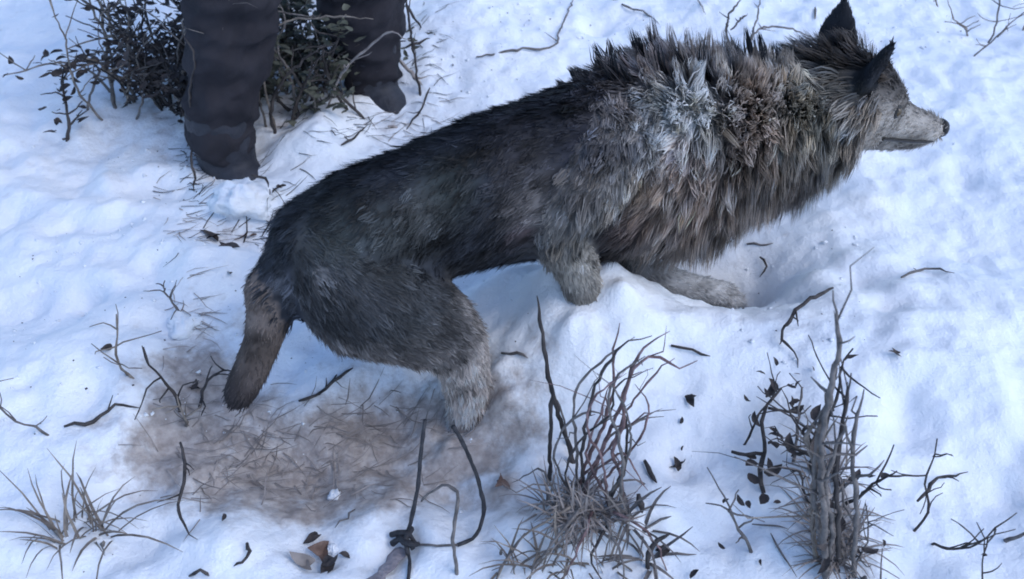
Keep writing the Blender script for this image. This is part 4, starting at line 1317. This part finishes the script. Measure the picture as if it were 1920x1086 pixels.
b7 = empty('low_bush'); tag(b7, 'dark leafy bush at the upper left behind the left trouser leg', 'bush')
shrub(b7, zplane(350, 190, 0) + np.array([-.02, .06, 0]), 30, .36, .5, ['dark_twig', 'dark_twig', 'grey_twig'], 131, .0042, 'leaf', 34, leafsize=.028)
b3 = empty('bare_bush'); tag(b3, 'tangled dark bush standing left of the person', 'bush')
shrub(b3, zplane(230, 200, 0), 11, .42, .45, ['dark_twig', 'grey_twig', 'straw'], 150, .0045, 'leaf', 5)
b4 = empty('bare_bush'); tag(b4, 'small grey bush beside the mud at the far left', 'bush')
shrub(b4, zplane(325, 735, 0), 6, .20, .5, ['grey_twig', 'straw', 'dark_twig'], 151, .0035)
b5 = empty('bare_bush'); tag(b5, 'small dark bush on the snow at the far lower right', 'bush')
shrub(b5, zplane(1800, 1000, 0), 7, .24, .5, ['grey_twig', 'dark_twig'], 152, .0036)
b6 = empty('bare_bush'); tag(b6, 'spindly bush at the far upper right beyond the wolf head', 'bush')
shrub(b6, zplane(1840, 60, 0), 6, .26, .5, ['grey_twig', 'straw'], 153, .0034)
tuft('grass_tuft', 'dry grass poking from snow at the far lower left', [(150, 980), (190, 1010), (120, 1020)], 50, .07, .16, .7, 'straw', 154, .0020)
tuft('grass_tuft', 'brown grass stubble behind the trouser legs', [(540, 60), (500, 110), (570, 120), (520, 20), (560, 20)], 90, .08, .2, .7, 'straw', 155, .0024)

# loose lumps of snow
def clod(label, px, py, r, seed, sx=1.0):
    rg = np.random.default_rng(seed)
    c = G(px, py, -r * .1); v, f = [], []
    nu, nv = 28, 18
    for j in range(nv + 1):
        th = math.pi * j / nv
        for i in range(nu):
            ph = 2 * math.pi * i / nu
            d = np.array([math.sin(th) * math.cos(ph) * sx, math.sin(th) * math.sin(ph), math.cos(th) * .7])
            k_ = 1 + .42 * mnoise.noise(Vector(d * 1.5 + seed)) + .30 * mnoise.noise(Vector(d * 3.6 + seed)) + .14 * mnoise.noise(Vector(d * 8 + seed))
            v.append(c + d * r * k_)
    for j in range(nv):
        for i in range(nu):
            f.append((j * nu + i, (j + 1) * nu + i, (j + 1) * nu + (i + 1) % nu, j * nu + (i + 1) % nu))
    o = mesh_obj('snow_clod', v, f, M['snow']); tag(o, label, 'snow lump', 'loose lumps of snow')
clod('rounded snow clod lying in front of the left boot', 455, 375, .055, 1, 1.2)
clod('small snow lump at the left edge beside the grey bush', 345, 612, .030, 2)
clod('tiny snow lump beside the brown rolled leaf', 625, 1030, .010, 5)
clod('tiny snow lump on the mud right of the tail', 628, 930, .012, 6)

# crumbs of snow and bits of chaff strewn over the surface, too many to count
rg = np.random.default_rng(400)
def crumbs(name, label, n, r0, r1, mat, cat, dens):
    V_, F_ = [], []
    oct_ = np.array([[1, 0, 0], [-1, 0, 0], [0, 1, 0], [0, -1, 0], [0, 0, 1], [0, 0, -1]], float)
    tri_ = [(0, 2, 4), (2, 1, 4), (1, 3, 4), (3, 0, 4), (2, 0, 5), (1, 2, 5), (3, 1, 5), (0, 3, 5)]
    k = 0
    while k < n:
        x, y = rg.uniform(-1.5, 1.6), rg.uniform(.7, 2.9)
        if vnoise(x, y, 3.1, 31) + .5 * vnoise(x, y, 9, 32) < dens: continue
        r = r0 + (r1 - r0) * rg.random() ** 3
        c = np.array([x, y, hz(x, y) + r * .2]); b = len(V_)
        V_.extend(c + (oct_ * rg.uniform(.6, 1.3, (6, 1)) + rg.normal(0, .15, (6, 3))) * r * np.array([1, 1, .75]))
        F_.extend(tuple(b + q for q in t) for t in tri_)
        k += 1
    o = mesh_obj(name, V_, F_, M[mat]); tag(o, label, cat, None, 'stuff')
crumbs('snow_crumbs', 'small crumbs of snow strewn over the surface', 1300, .0014, .007, 'snow', 'snow crumbs', .15)
crumbs('chaff', 'fine dark bits of chaff strewn over the snow', 420, .0010, .0032, 'leaf', 'chaff', .2)

litter('plant_litter', 'dark broken bits of brush strewn on the snow round the boots', [(560, 215, 45, 22), (700, 235, 40, 18), (365, 340, 30, 30), (450, 445, 45, 18), (520, 330, 25, 20), (360, 260, 20, 40), (790, 130, 20, 50)], 210, 410, 'dark_twig')
litter('straw_litter', 'pale straw bits lying on the snow beside the right boot and left edge', [(730, 235, 40, 22), (520, 180, 40, 20), (350, 590, 20, 40), (360, 420, 25, 30)], 90, 411, 'pale_twig')
